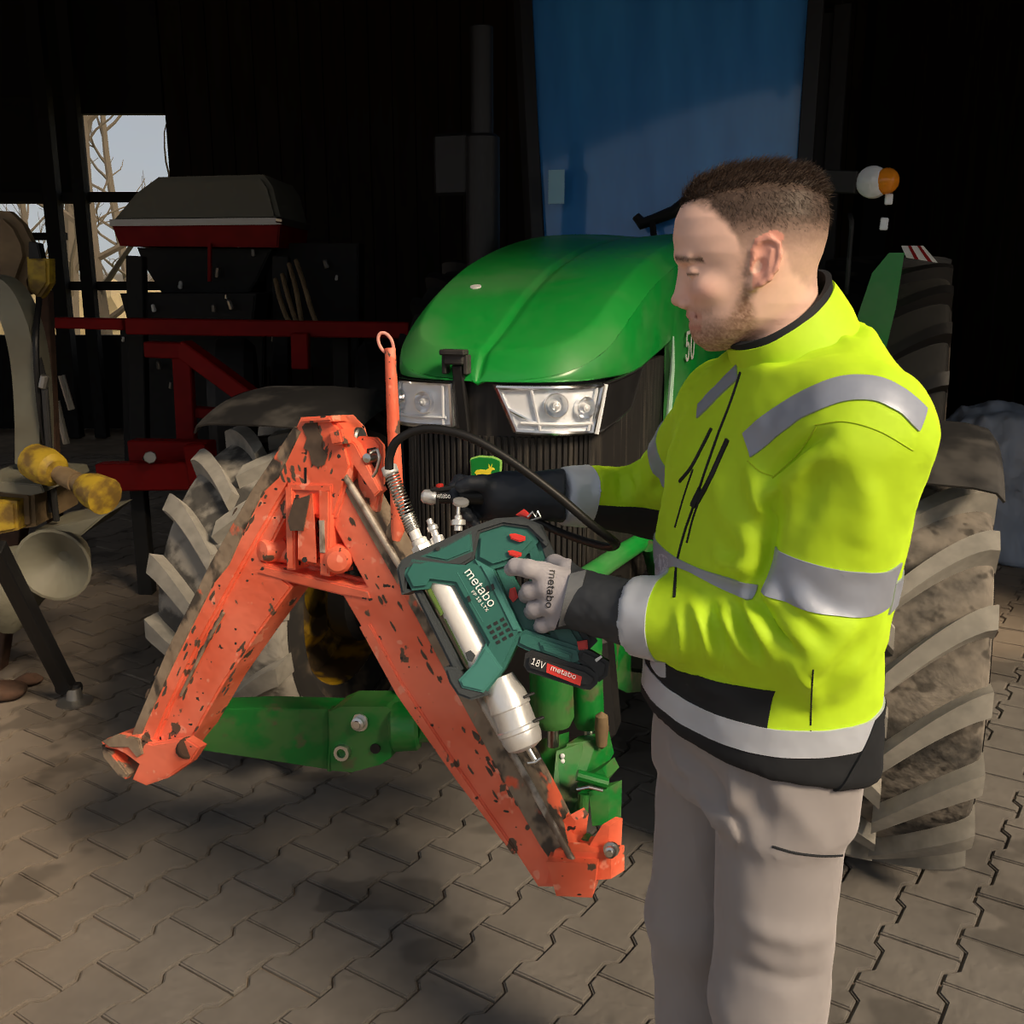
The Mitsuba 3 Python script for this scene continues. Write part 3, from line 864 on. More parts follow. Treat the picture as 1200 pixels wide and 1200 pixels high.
# headlights let into the wall: found along the outline by where the photograph shows them
def s_at(px, z, lo=-.6, hi=.9):
    ss = np.linspace(lo, hi, 800)
    p, _ = outline(ss)
    q = to_px(TO + np.c_[p, np.full(800, z)] @ TR.T)[0]
    return ss[np.argmin(np.abs(q[:, 0] - px))]
def z_at(s, py):
    p, _ = outline(s)
    zz = np.linspace(.6, 1.5, 600)
    q = to_px(TO + np.c_[np.repeat(p[None], 600, 0), zz] @ TR.T)[0]
    return zz[np.argmin(np.abs(q[:, 1] - py))]
def patch(corners, off, n=24, m=10):
    """surface on the grille wall through four corners given as (s, z): top left, top right, bottom right, bottom left"""
    (a, b, c, d) = np.array(corners, float)
    u, v = np.linspace(0, 1, n), np.linspace(0, 1, m)
    Q = (a[None, None] * (1 - u)[:, None, None] + b * u[:, None, None]) * (1 - v)[None, :, None] + (d * (1 - u)[:, None, None] + c * u[:, None, None]) * v[None, :, None]
    p, q = outline(Q[..., 0])
    o = off(u, v) if callable(off) else off
    p = p + q * (o[..., None] if isinstance(o, np.ndarray) else o)
    m = grid_mesh(np.concatenate([p, Q[..., 1:]], -1))
    m.invert()
    return m
def headlight(quad, bowls, name='headlight'):
    cs = []
    for x, y in quad:
        s = s_at(x, 1.22)
        cs.append((s, z_at(s, y)))
    cs = np.array(cs)
    c0 = cs.mean(0)
    grow = lambda g: c0 + (cs - c0) * (1 + g)
    key = tp(name, fixn(thick(patch(grow(.10), 0.004), .03)), 'm_gloss_black', 40, label='clear headlight in a black surround')
    cav = lambda u, v: .012 - .0 * np.add.outer(u, v)
    tp('reflector', fixn(thick(patch(cs, .008), .006)), 'm_lamp_grey', 40, parent=key)
    # bright bezel
    a, b, c, d = cs
    def bar(p, q, w, o, m, nm):
        ss = np.linspace(0, 1, 12)
        L = p[None] * (1 - ss)[:, None] + q[None] * ss[:, None]
        xy, nn = outline(L[:, 0])
        tp(nm, tube(np.c_[xy + nn * o, L[:, 1]], w, 6), m, 40, parent=key)
    for p, q in ((a, b), (b, c), (c, d), (d, a)):
        bar(p, q, .006, .016, 'm_chrome', 'bezel')
    lerp = lambda u, v: (a * (1 - u) + b * u) * (1 - v) + (d * (1 - u) + c * u) * v
    for u, v, r in bowls:
        s, z = lerp(u, v)
        xy, nn = outline(s)
        prof = [(r * .16, -.012), (r * .55, -.008), (r * .85, .004), (r, .014), (r * 1.06, .014), (r * 1.05, -.012)]
        bk = tp('bowl', lathe(prof[:5] + [(r * 1.06, .0)], V(*(xy + nn * .012), z), V(*nn, 0), 24, True), 'm_chrome', 40, parent=key)
        tp('bulb', lathe([(.001, .022), (.010, .018), (.012, .008), (.012, -.0)], V(*(xy + nn * .010), z), V(*nn, 0), 14), 'm_lamp_white', 40, parent=key)
    for u in (.30, .92):
        bar(lerp(u, .04), lerp(u, .96), .004, .016, 'm_lamp_white', 'divider')
    bar(lerp(.1, .80), lerp(.95, .80), .005, .016, 'm_lamp_white', 'divider')
    bar(lerp(.02, .5), lerp(.3, .82), .004, .014, 'm_chrome', 'divider')
    tp('lens', patch(grow(.03), .030), 'm_clear', 40, parent=key, label='clear lens')
    return key
headlight(((584, 453), (700, 451), (690, 506), (606, 504)), ((.50, .38, .030), (.80, .45, .028)))
headlight(((470, 442), (531, 449), (533, 499), (474, 490)), ((.35, .45, .028), (.72, .45, .028)))
for quad in (((703, 450), (747, 430), (735, 476), (694, 508)),):
    cs = [(lambda s: (s, z_at(s, y)))(s_at(x, 1.22)) for x, y in quad]
    tp('corner_lens', fixn(thick(patch(cs, .012), .02)), 'm_gloss_black', 40, label='smoked lens wrapping the hood corner')
    (a, d) = cs[0], cs[3]
    ss = np.linspace(0, 1, 8)
    L = np.array(a)[None] * (1 - ss)[:, None] + np.array(d)[None] * ss[:, None]
    xy, nn = outline(L[:, 0])
    for (a2, b2) in ((cs[0], cs[1]), (cs[1], cs[2]), (cs[2], cs[3])):
        L2 = np.array(a2)[None] * (1 - ss)[:, None] + np.array(b2)[None] * ss[:, None]
        xy2, nn2 = outline(L2[:, 0])
        tp('lens_rim', tube(np.c_[xy2 + nn2 * .012, L2[:, 1]], .004, 6), 'm_gloss_black', 40)
    tp('lens_edge', tube(np.c_[xy + nn * .016, L[:, 1]], .007, 6), 'm_lamp_white', 40, label='pale edge strip')

# maker's badge: rounded green plate, yellow rim and a leaping stag outline
bs, bz = s_at(571, 1.05), z_at(s_at(571, 1.05), 553)
bxy, bnn = outline(bs)
BM = frame(V(*(bxy + bnn * .004), bz), V(-bnn[1], bnn[0], 0), (0, 0, 1)) @ np.array([[1, 0, 0, 0], [0, 0, -1, 0], [0, 1, 0, 0], [0, 0, 0, 1.0]])
shield = rpoly([(-.044, .036), (-.018, .044), (.018, .044), (.044, .036), (.040, -.040), (-.040, -.040)], .008)
bk = tp('badge', tf(plate(shield, .008, .002), BM), 'm_badge_rim', False, label='shield badge with a leaping deer')
tp('field', tf(plate(shield.buffer(-.004), .003, .0006, .008), BM), 'm_badge_green', False, parent=bk)
deer = Polygon([(-.030, -.002), (-.024, .006), (-.012, .009), (.002, .008), (.010, .013), (.010, .024), (.014, .016), (.020, .026), (.018, .016), (.026, .013), (.027, .010), (.019, .008), (.015, .001), (.020, -.008), (.028, -.012), (.026, -.015), (.016, -.012), (.008, -.004), (-.010, -.003), (-.018, -.012), (-.028, -.022), (-.031, -.020), (-.023, -.009), (-.026, -.003)]).buffer(0)
tp('emblem', tf(plate(deer, .0015, 0, .011), BM), 'm_badge_yellow', False, parent=bk, label='yellow leaping deer')

# green side panels, with a painted highlight on the rounded front edge
def side_panel(sgn):
    xs = np.linspace(-.50, -1.6, 20)
    zt = np.array([hood_z(np.array([x]), np.array([wfun(x)]), np.array([0.]))[0] for x in xs]) - .02
    P = []
    for x, z in zip(xs, zt):
        w = wfun(x) + .004
        P.append([[x, sgn * (w - .03), z], [x, sgn * w, z - .05], [x, sgn * (w + .008), 1.2], [x, sgn * (w + .008), 1.0], [x, sgn * w, .80], [x, sgn * (w - .02), .76]])
    P = np.array(P)
    f0, f1 = P[0].copy(), P[0].copy()
    f0[:, 0] += .020; f0[:, 1] -= sgn * .006
    f1[:, 0] += .026; f1[:, 1] -= sgn * .03
    P = np.concatenate([[f1], [f0], P])
    return thick(fixn_sheet(grid_mesh(P), sgn), .008)
def fixn_sheet(m, sgn):
    n = np.asarray(m.face_normals)[:, 1].mean()
    if n * sgn < 0:
        m.invert()
    return m
spk = tp('side_panel', side_panel(1), 'm_green', 40)
tp('side_panel', side_panel(-1), 'm_green', 40)
mat('m_edge_highlight', (0.42, 0.66, 0.50), 0.3)
tp('edge_highlight', tube([tl(x, y, 'y', .343) for x, y in ((789, 394), (788, 430), (785, 470), (781, 515), (778, 545))], [.003, .008, .009, .009, .006], 8), 'm_edge_highlight', 40, parent=spk, label='painted highlight along the front edge')  # sky glint on the rounded edge, built in as a pale tube
tx = text('50', .10)
q = tl(806, 405, 'y', .352)
tp('model_number', tf(tx, np.array([[-1, 0, 0, q[0] + .07], [0, 0, 1, .356], [0, 1, 0, q[2] - .05], [0, 0, 0, 1.0]])), 'm_white', False, parent=spk, label='white model number')

# chassis, axle and what shows under the hood
tp('chassis', rbox((2.6, .34, .36), (-1.15, 0, .66), .02), 'm_black', False)
tp('front_axle', cat(rbox((.16, 1.55, .16), (0, .12, .50), .02), cyl((0, -.52, .54), (0, -.62, .54), .15, 18, .02), cyl((0, .80, .54), (0, .90, .54), .15, 18, .02)), 'm_black', 30)
tp('frame_bracket', hull([tl(x, y, 'y', v) for v in (.31, .36) for x, y in ((694, 742), (735, 752), (792, 748), (800, 806), (735, 812), (690, 790))]), 'm_dirty_green', 20)
tp('grab_bar', tube(catmull([tl(655, 700, 'y', .33), tl(700, 668, 'y', .33), tl(738, 643, 'y', .33), tl(765, 628, 'y', .33), tl(800, 610, 'y', .34)], 6), .028, 14), 'm_green', 40, label='bent green bar')
tp('grab_bar', tube(catmull([tl(760, 640, 'y', .36), tl(768, 680, 'y', .36), tl(765, 740, 'y', .36)], 6), .022, 12), 'm_dirty_green', 40)

# front wheels
def wheel(y0, R, W, n, name, steer=0.0, rim='m_rim_yellow', lug_from=-2.2, lug_to=2.4, rim_r=.31, lugs=True, rub='m_tyre'):
    M = TM @ frame(V(0, 0, 0), V(1, 0, 0))
    A = np.eye(4)
    A[:3, 3] = y0
    A[:3, :3] = trimesh.transformations.rotation_matrix(steer, (0, 0, 1))[:3, :3]
    M = TM @ A
    h, Rt = W / 2, R - .045
    prof = [(rim_r, -h * .80), (rim_r + .06, -h * .98), (Rt - .13, -h * 1.05), (Rt - .05, -h * 1.02), (Rt - .018, -h * .93), (Rt - .002, -h * .6), (Rt + .004, 0),
            (Rt - .002, h * .6), (Rt - .018, h * .93), (Rt - .05, h * 1.02), (Rt - .13, h * 1.05), (rim_r + .06, h * .98), (rim_r, h * .80)]
    pr = catmull(np.array(prof), 3)
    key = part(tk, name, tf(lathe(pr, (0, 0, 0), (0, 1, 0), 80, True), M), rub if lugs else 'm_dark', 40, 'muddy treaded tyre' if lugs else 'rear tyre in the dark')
    for sg in (-1, 1):
        q = catmull(np.array([(rim_r - .002, sg * h * .80), (rim_r + .06, sg * (h * .98 + .003)), (Rt - .13, sg * (h * 1.05 + .003)), (Rt - .055, sg * (h * 1.02 + .003))]), 4)
        part(key, 'sidewall', tf(lathe([(a, b) for a, b in q] + [(a - .002, b - sg * .004) for a, b in q[::-1]], (0, 0, 0), (0, 1, 0), 64, True), M), 'm_shaded_sidewall', 40, 'muddy sidewall with shade painted in')
    hr = [(.09, h * .15), (.10, h * .3), (.16, h * .32), (.22, h * .1), (rim_r - .02, h * .2), (rim_r - .01, h * .72), (rim_r + .015, h * .82), (rim_r + .015, -h * .82), (rim_r - .01, -h * .72), (rim_r - .02, -h * .1), (.12, -h * .12), (.09, -h * .12)]
    part(key, 'rim', tf(lathe(hr, (0, 0, 0), (0, 1, 0), 40), M), rim, 35, 'yellow wheel rim')
    for k in range(8):
        a = k * math.pi / 4
        part(key, 'wheel_nut', tf(cyl((.13 * math.cos(a), -h * .14, .13 * math.sin(a)), (.13 * math.cos(a), -h * .14 - .02, .13 * math.sin(a)), .012, 6), M), 'm_dull_steel', False)
    d_ang = (Rt * 2 * math.pi / n) / Rt
    for sgn in (-1, 1):
        def lug():
            T_ = np.linspace(0, 1, 11)
            secs = []
            for t in T_:
                y = sgn * (h * 1.04 + (-.03 * h - h * 1.04) * t)
                th = -(.38 * (t ** 1.35) * (.22 / Rt) * 2.0)
                r0 = np.interp(abs(y), [0, h * .6, h * .93, h * 1.05], [Rt + .002, Rt - .004, Rt - .022, Rt - .055])
                r1 = np.interp(abs(y), [0, h * .75, h * .98, h * 1.05], [R, R - .004, R - .012, R - .022])
                wb, wt = .040 / R, (.024 + .006 * (1 - t)) / R
                secs.append([[r0 - .01, th - wb, y], [r1, th - wt, y], [r1, th + wt, y], [r0 - .01, th + wb, y]])
            Sx = np.array(secs)
            P = np.stack([Sx[..., 0] * np.cos(Sx[..., 1]), Sx[..., 2], Sx[..., 0] * np.sin(Sx[..., 1])], -1)
            side = grid_mesh(P, False, True)
            v, f = np.asarray(side.vertices), np.asarray(side.faces)
            e = len(T_) * 4 - 4
            f = np.vstack([f, [[0, 2, 1], [0, 3, 2], [e, e + 1, e + 2], [e, e + 2, e + 3]]])
            return fixn(trimesh.Trimesh(v, f, process=False))
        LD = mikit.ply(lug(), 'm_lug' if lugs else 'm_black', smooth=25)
        for k in range(n):
            th = 2 * math.pi * (k + (.5 if sgn > 0 else 0)) / n
            RM = M @ trimesh.transformations.rotation_matrix(-th, (0, 1, 0))
            scene[free(key + '__lug')] = {**LD, 'to_world': T(RM)}
    return key


w1 = wheel(V(0, -.775, .545), .545, .42, 17, 'front_wheel', .0, rub='m_tyre_dusty')
w2 = wheel(V(0, 1.05, .545), .545, .42, 17, 'front_wheel', .0)
labels[w1]['label'] = 'muddy treaded front tyre behind the orange triangle'
labels[w2]['label'] = 'muddy treaded front tyre behind the worker'
w3 = wheel(V(-2.35, .96, .82), .82, .52, 22, 'rear_wheel', .0, lugs=False, rim_r=.48)
w4 = wheel(V(-2.35, -.96, .82), .82, .52, 22, 'rear_wheel', .0, lugs=False, rim_r=.48)
# mud guards over the front wheels
def guard(y0, y1, R, a0, a1, c=(0, .545)):
    A = np.radians(np.linspace(a0, a1, 26))
    P = []
    for a in A:
        e = 0.03 * np.clip((np.degrees(a) - a0) / 10, 0, 1)
        P.append([[c[0] + (R + o) * math.cos(a), y, c[1] + (R + o) * math.sin(a)] for y, o in ((y0, -.035), (y0 + .02, -.008), (y0 + .07, .004), ((y0 + y1) / 2, .010), (y1 - .07, .004), (y1 - .02, -.008), (y1, -.035))])
    m = grid_mesh(np.array(P))
    if np.asarray(m.face_normals)[:, 2].mean() < 0:
        m.invert()
    return thick(m, .006)
tp('mudguard', guard(-.95, -.42, .655, 62, 150), 'm_fender', 40, label='dusty black mudguard above the left tyre')
tp('mudguard', guard(.86, 1.27, .635, 58, 150), 'm_fender', 40, label='black mudguard behind the worker')
tp('mudguard_stay', cat(tube([(-.1, -.62, 1.19), (-.1, -.45, 1.05), (-.02, -.40, .62)], .018, 8), rbox((.10, .2, .012), (-.1, -.6, 1.17), .003)), 'm_black', 30)
tp('mudguard_stay', cat(tube([(-.1, 1.0, 1.16), (-.1, .74, 1.05), (-.02, .70, .62)], .018, 8), rbox((.10, .2, .012), (-.1, 1.0, 1.15), .003)), 'm_black', 30)

# cab
ck = tp('cab', cat(rbox((1.2, 1.36, .09), (-2.2, 0, 2.86), .03), rbox((.10, 1.30, .5), (-1.62, 0, 1.25), .02), beam(V(-1.60, -.50, 1.45), V(-1.72, -.62, 2.82), .07, .06), beam(V(-1.60, .62, 1.45), V(-1.72, .62, 2.82), .07, .06),
                   beam(V(-2.75, -.66, 1.2), V(-2.75, -.66, 2.82), .08, .06), beam(V(-2.75, .66, 1.2), V(-2.75, .66, 2.82), .08, .06), rbox((.05, 1.36, 1.6), (-2.78, 0, 2.0), .01)), 'm_black', False, label='black cab frame')
ws = [V(-1.62, -.46, 1.5), V(-1.62, .60, 1.5), V(-1.72, .60, 2.8), V(-1.72, -.58, 2.8)]
tp('windscreen', fixn(thick(grid_mesh(np.array([[ws[0] * (1 - v) + ws[3] * v + (ws[1] - ws[0] + (ws[2] - ws[3] - ws[1] + ws[0]) * v) * u + V(.05 * math.sin(math.pi * u), 0, 0) for v in np.linspace(0, 1, 6)] for u in np.linspace(0, 1, 14)])), .006)), 'm_screen_reflection', 40, parent=ck, label='windscreen with its blue sky reflection painted in')
q = tl(652, 219, 'x', -1.56)
tp('sticker', tf(rbox((.004, .072, .14), (0, 0, 0), .001), trimesh.transformations.translation_matrix(q)), 'm_pale_blue', False, parent=ck, label='pale sticker')
tp('wiper', cat(tube([tl(745, 253, 'x', -1.52), tl(752, 262, 'x', -1.52), tl(764, 258, 'x', -1.52), tl(790, 248, 'x', -1.53), tl(838, 205, 'x', -1.55)], [.018, .026, .022, .026, .012], 8), tube([tl(764, 258, 'x', -1.52), tl(768, 290, 'x', -1.45)], .014, 8)), 'm_black', 40, parent=ck, label='black wiper arm')
tp('cowl', rbox((.3, .8, .10), (-1.62, 0, 1.56), .03), 'm_black', False)
tp('mirror', rbox((.06, .16, .26), (-1.5, -.86, 2.02), .02), 'm_black', False)
tp('exhaust_pipe', cat(cyl((-1.2, -.60, 1.2), (-1.2, -.60, 2.5), .045, 16, .004), cyl((-1.2, -.60, 1.45), (-1.2, -.60, 2.1), .07, 16, .012)), 'm_black', 40)
q = tl(1022, 213, 'x', -1.5)
tp('lamp_arm', beam(V(q[0] - .02, q[1] - .05, q[2]), V(q[0] - .1, .62, q[2] + .02), .085, .05), 'm_fender', False)
mk = tp('marker_lamp', lathe([(.001, .03), (.03, .026), (.055, .008), (.06, 0), (.06, -.05), (.001, -.05)], q, V(1, -.1, 0), 20), 'm_lamp_white', 40, label='round marker lamp, white and amber')
tp('amber_lens', lathe([(.001, .034), (.022, .03), (.04, .012), (.048, 0), (.048, -.04), (.001, -.04)], q + V(.004, .055, .002), V(1, .4, 0), 20), 'm_amber', 40, parent=mk, label='amber lens')
tp('handrail', tube(catmull([tl(992, 345, 'x', -1.6), tl(996, 290, 'x', -1.6), tl(998, 262, 'x', -1.6), tl(996, 252, 'x', -1.7)], 5), .010, 8), 'm_fender', 40)
for x0, y0, x1, y1 in ((1042, 227, 1041, 240), (1037, 255, 1035, 270)):
    tp('rail_clip', beam(tl(x0, y0, 'x', -1.55), tl(x1, y1, 'x', -1.55), .03, .02), 'm_lamp_grey', False)
gq = [tl(x, y, 'x', v) for v in (-1.50, -2.2) for x, y in ((1000, 385), (1022, 320), (1042, 296), (1060, 296), (1050, 360), (1038, 410), (1010, 410))]
tp('rear_fender', hull(gq), 'm_green', 25, label='green rear fender')
q0, q1, q2, q3 = (tl(x, y, 'x', -1.75) for x, y in ((1056, 288), (1082, 288), (1099, 308), (1062, 302)))
wb = tp('warning_board', fixn(thick(grid_mesh(np.array([[q0, q3], [q1, q2]])), .01)), 'm_white', False, label='white and red warning board')
for a in (.30, .72):
    lp = lambda t, v: (q0 * (1 - t) + q1 * t) * (1 - v) + (q3 * (1 - t) + q2 * t) * v + V(.012, 0, 0)
    tp('stripe', hull([lp(a, 0), lp(a + .14, 0), lp(a + .1, 1), lp(a - .04, 1)] + [lp(a, 0) - V(.004, 0, 0), lp(a + .1, 1) - V(.004, 0, 0), lp(a + .14, 0) - V(.004, 0, 0)]), 'm_red', False, parent=wb, label='red stripe')

# front linkage (given where the photograph shows it)
def wpart(name, mesh, m='m_dirty_green', smooth=30, label=None, parent=None):
    return part(parent or tk, name, mesh, m, smooth, label)
def quad_arm(pts, Ys, t):
    """solid whose near face passes through the pixels, each at its own depth, t thick away from the camera"""
    P = np.array([at(x, y, Y) for (x, y), Y in zip(pts, Ys)])
    return hull(np.vstack([P, P + V(.03, t, .0)]))
lk = wpart('lower_link', quad_arm(((218, 876), (226, 832), (300, 829), (386, 831), (388, 902), (330, 893), (250, 881)), (2.30, 2.30, 2.35, 2.40, 2.40, 2.36, 2.31), .07), smooth=20, label='worn green lower link')
wpart('weld', tube([at(387, 832, 2.39), at(388, 868, 2.39), at(386, 903, 2.39)], .006, 8), parent=lk)
br = wpart('link_bracket', quad_arm(((386, 834), (400, 828), (452, 828), (462, 834), (458, 888), (446, 896), (412, 905), (388, 903)), (2.375,) * 8, .10), smooth=20, label='green bracket plate with bolts')
def bolt(px, py, Y, r, parent, m='m_steel', L=.02, ax=V(-.25, -1, .1)):
    q = at(px, py, Y)
    k = part(parent, 'bolt', lathe([(.001, L), (r * .55, L), (r * .6, L * .8), (r, L * .7), (r, 0), (r * 1.35, 0), (r * 1.4, -.004), (.001, -.004)], q, ax, 12), m, 25, 'steel bolt')
    return k
bolt(421, 847, 2.37, .017, br)
part(br, 'bushing', lathe([(.012, -.02), (.012, .008), (.02, .008), (.022, 0), (.022, -.02)], at(401, 882, 2.37), V(-.2, -1, .1), 16, True), 'm_steel', 30, 'steel bushing')
part(br, 'hole', lathe([(.001, .004), (.013, .004), (.013, 0), (.001, 0)], at(440, 877, 2.373), V(-.1, -1, .05), 14), 'm_black', 30, 'dark bolt hole')
wpart('link_pivot', cat(cyl(at(458, 852, 2.40), at(492, 850, 2.40), .062, 20, .008), cyl(at(482, 852, 2.38), at(520, 850, 2.45), .04, 16)), 'm_dirty_green')
wpart('front_carrier', cat(beam(at(520, 800, 2.5), at(720, 800, 2.38), .28, .12, b=.02), beam(at(470, 820, 2.47), at(520, 800, 2.5), .10, .06)), 'm_black', False)
for k, (x, Y, r, y0, y1) in enumerate(((648, 2.10, .048, 745, 850), (690, 2.16, .036, 745, 852))):
    cy = wpart('lift_cylinder', lathe([(.001, 0), (r * .8, 0), (r, .02), (r, .18), (r * 1.04, .18), (r * 1.04, .22), (r * .9, .24), (.001, .24)], at(x, y1, Y), at(x - 4, y0, Y + .02) - at(x, y1, Y), 24), 'm_dirty_green', 30, 'green lift cylinder')
    part(cy, 'piston_rod', cyl(at(x, y1 + 24, Y), at(x, y1 - 4, Y), .013 if k == 0 else .012, 14), 'm_steel', 30, 'bright piston rod')
wpart('rod_pin', lathe([(.001, 0), (.012, .01), (.016, .05), (.014, .08), (.001, .09)], at(705, 878, 2.1), at(705, 848, 2.1) - at(705, 878, 2.1), 14), 'm_tan')
l2 = wpart('lower_link', cat(quad_arm(((630, 868), (652, 862), (650, 905), (640, 915)), (2.13,) * 4, .02), quad_arm(((652, 880), (668, 876), (672, 900), (660, 958), (645, 955), (648, 912)), (2.06, 2.08, 2.08, 1.98, 1.98, 2.04), .025),
    quad_arm(((664, 872), (700, 866), (706, 892), (684, 908), (672, 950), (660, 952)), (2.10, 2.12, 2.12, 2.08, 1.99, 1.99), .04)), smooth=20, label='green lower link at the near foot')
for y in (878, 884, 890):
    part(l2, 'weld', trimesh.Trimesh(*(lambda s: (s.vertices * .006 + at(659, y + 8, 2.055), s.faces))(trimesh.creation.icosphere(1)), process=False), 'm_lamp_white', True)
hk = wpart('link_hook', cat(quad_arm(((690, 928), (714, 922), (713, 966), (694, 968)), (1.97, 1.98, 1.96, 1.96), .03), quad_arm(((676, 918), (706, 900), (712, 912), (700, 926), (682, 930)), (1.99,) * 5, .05), cyl(at(684, 930, 1.97), at(682, 962, 1.96), .012, 12), cyl(at(676, 908, 1.98), at(712, 918, 1.98), .012, 10)), 'm_dirty_green', 20, 'green quick hook')
part(hk, 'clip', tube([at(676, 925, 1.95), at(690, 922, 1.945), at(706, 926, 1.95)], .004, 8), 'm_steel', 30, 'thin steel clip')
# ------------------------------------------------------------------ the orange coupling triangle
def orange_color(p, n, uv):
    a = fbm(p.x * 7, p.y * 7, p.z * 7, 4)
    c = mix((0.74, 0.125, 0.060), (0.88, 0.20, 0.115), smoothstep(.35, .7, a))
    k = fbm(p.x * 26 + 4, p.y * 26, p.z * 17, 5)
    c = mix(c, (0.95, 0.42, 0.30), smoothstep(.68, .75, fbm(p.x * 38, p.y * 38, p.z * 30 + 8, 3)) * .5)
    c = mix(c, (0.11, 0.07, 0.05), smoothstep(.675, .70, k))
    return mix(c, (0.03, 0.022, 0.02), smoothstep(.76, .79, fbm(p.x * 60, p.y * 60, p.z * 60 + 2, 3)))


def worn_color(p, n, uv):
    k = fbm(p.x * 16, p.y * 16, p.z * 10, 5)
    c = mix((0.15, 0.105, 0.07), (0.33, 0.26, 0.19), fbm(p.x * 40, p.y * 40, p.z * 25, 4))
    c = mix(c, (0.05, 0.04, 0.032), smoothstep(.52, .66, fbm(p.x * 23 + 7, p.y * 23, p.z * 14, 4)))
    up = smoothstep(1.22, 1.36, p.z) * .30
    return mix(c, (0.75, 0.13, 0.06), smoothstep(.63, .69, k + up))


mat('m_orange', proc(orange_color), 0.45, bump=lambda p, n, uv: fbm(p.x * 45, p.y * 45, p.z * 45, 3), bscale=0.002)
mat('m_worn', proc(worn_color), 0.6, bump=lambda p, n, uv: fbm(p.x * 60, p.y * 60, p.z * 60, 4), bscale=0.003)
mat('m_rust_patch', proc(lambda p, n, uv: mix((0.115, 0.078, 0.055), (0.05, 0.035, 0.028), fbm(p.x * 50, p.y * 50, p.z * 50, 4))), 0.8)
mat('m_worn_steel', proc(lambda p, n, uv: mix((0.46, 0.41, 0.35), (0.15, 0.11, 0.08), smoothstep(.4, .65, fbm(p.x * 40, p.y * 40, p.z * 18, 4)))), 0.5, 0.2)
PLF, PRF, PAP = at(190, 880, 2.28), at(660, 1000, 1.85), at(378, 500, 2.17)
ax_ = unit(PRF - PLF)
az_ = unit(np.cross(ax_, PAP - PLF))
if az_[1] > 0:
    az_ = -az_
ay_ = np.cross(az_, ax_)
AR = np.stack([ax_, ay_, az_], 1)
def af(pts, off=0.0):
    """triangle plane coordinates of pixels"""
    o = V(0, 0, HC)
    out = []
    for px, py in pts:
        d = at(px, py, 1) - o
        t = ((PLF + az_ * off - o) @ az_) / (d @ az_)
        q = AR.T @ (o + d * t - PLF)
        out.append(q[:2])
    return np.array(out)
AMX = np.eye(4); AMX[:3, :3] = AR; AMX[:3, 3] = PLF
def aplate(pts, t, off=0.0, b=.004, r=0):
    P = af(pts, off)
    return tf(plate(rpoly(P, r) if r else P, t, b, off - t), AMX)
def apt(px, py, off=0.0):
    return PLF + AR @ np.r_[af([(px, py)], off)[0], off]
ak = thing('coupling_triangle', 'worn orange steel coupling triangle with chipped paint standing before the tractor', 'hitch frame')
DEP = .085
# left leg: front web and the proud outer flange with the groove between
part(ak, 'leg', aplate([(348, 500), (372, 505), (352, 560), (334, 605), (308, 657), (342, 688), (300, 745), (262, 800), (216, 880), (160, 880), (172, 845), (205, 768), (252, 672), (305, 575)], DEP, 0, .005), 'm_orange', False)
part(ak + '__leg', 'flange', aplate([(346, 500), (300, 570), (250, 658), (200, 758), (163, 846), (152, 874), (176, 880), (196, 832), (236, 748), (282, 665), (325, 590), (352, 545)], .03, .012, .006), 'm_orange', False)
part(ak + '__leg', 'outer_edge', aplate([(344, 500), (296, 572), (246, 660), (196, 760), (159, 848), (150, 872), (160, 875), (172, 845), (208, 768), (250, 684), (268, 662), (284, 626), (308, 577), (326, 560), (352, 506)], DEP + .01, .0145, .002), 'm_worn', False)
part(ak + '__leg', 'weld_bead', tube([apt(x, y, .004) for x, y in ((262, 718), (245, 748), (228, 782), (212, 815))], .004, 6), 'm_worn')
# right leg: front web, bare outer corner, deep rusty side
rl = part(ak, 'leg', aplate([(362, 505), (396, 503), (412, 572), (442, 620), (502, 718), (562, 818), (612, 902), (668, 1002), (690, 1040), (630, 1040), (604, 1000), (560, 936), (500, 850), (440, 765), (395, 688), (428, 686), (383, 604)], DEP, 0, .005), 'm_orange', False)
part(rl, 'corner_rib', cat(tube([apt(x, y, .004) for x, y in ((397, 546), (442, 620), (502, 719), (562, 819), (612, 903), (662, 992), (680, 1025))], .0075, 10)), 'm_worn_steel', 40, 'bare metal edge')
part(rl, 'inner_lip', aplate([(420, 735), (432, 730), (470, 800), (540, 905), (606, 1000), (600, 1002), (534, 915), (464, 815)], .02, .006, .003), 'm_orange', False)
RIB = catmull(np.array([(397, 546), (417, 580), (455, 641), (502, 719), (562, 819), (612, 903), (662, 992), (680, 1025)], float), 5)
OUTR = catmull(np.array([(422, 520), (450, 580), (486, 641), (531, 719), (589, 812), (636, 890), (682, 980), (700, 1015)], float), 5)
sw = grid_mesh(np.array([[apt(a, b, .003) * (1 - u) + apt(c, d, -.085) * u for u in np.linspace(0, 1, 4)] for (a, b), (c, d) in zip(RIB, OUTR)]))
if (np.asarray(sw.face_normals) @ (ax_ + ay_)).mean() < 0:
    sw.invert()
part(rl, 'side_wall', thick(sw, .008), 'm_worn', 30, 'rusty outer side of the leg')
part(rl, 'rusty_band', aplate([(388, 546), (398, 543), (445, 618), (504, 716), (564, 816), (614, 900), (664, 990), (676, 1022), (656, 1024), (632, 990), (585, 905), (538, 818), (488, 724), (430, 622)], .006, .0035, .001), 'm_worn', False, 'rusty strip')
part(rl, 'top_flange', aplate([(398, 504), (416, 520), (446, 575), (438, 582), (410, 540), (396, 522)], .03, .004, .003), 'm_orange', False)
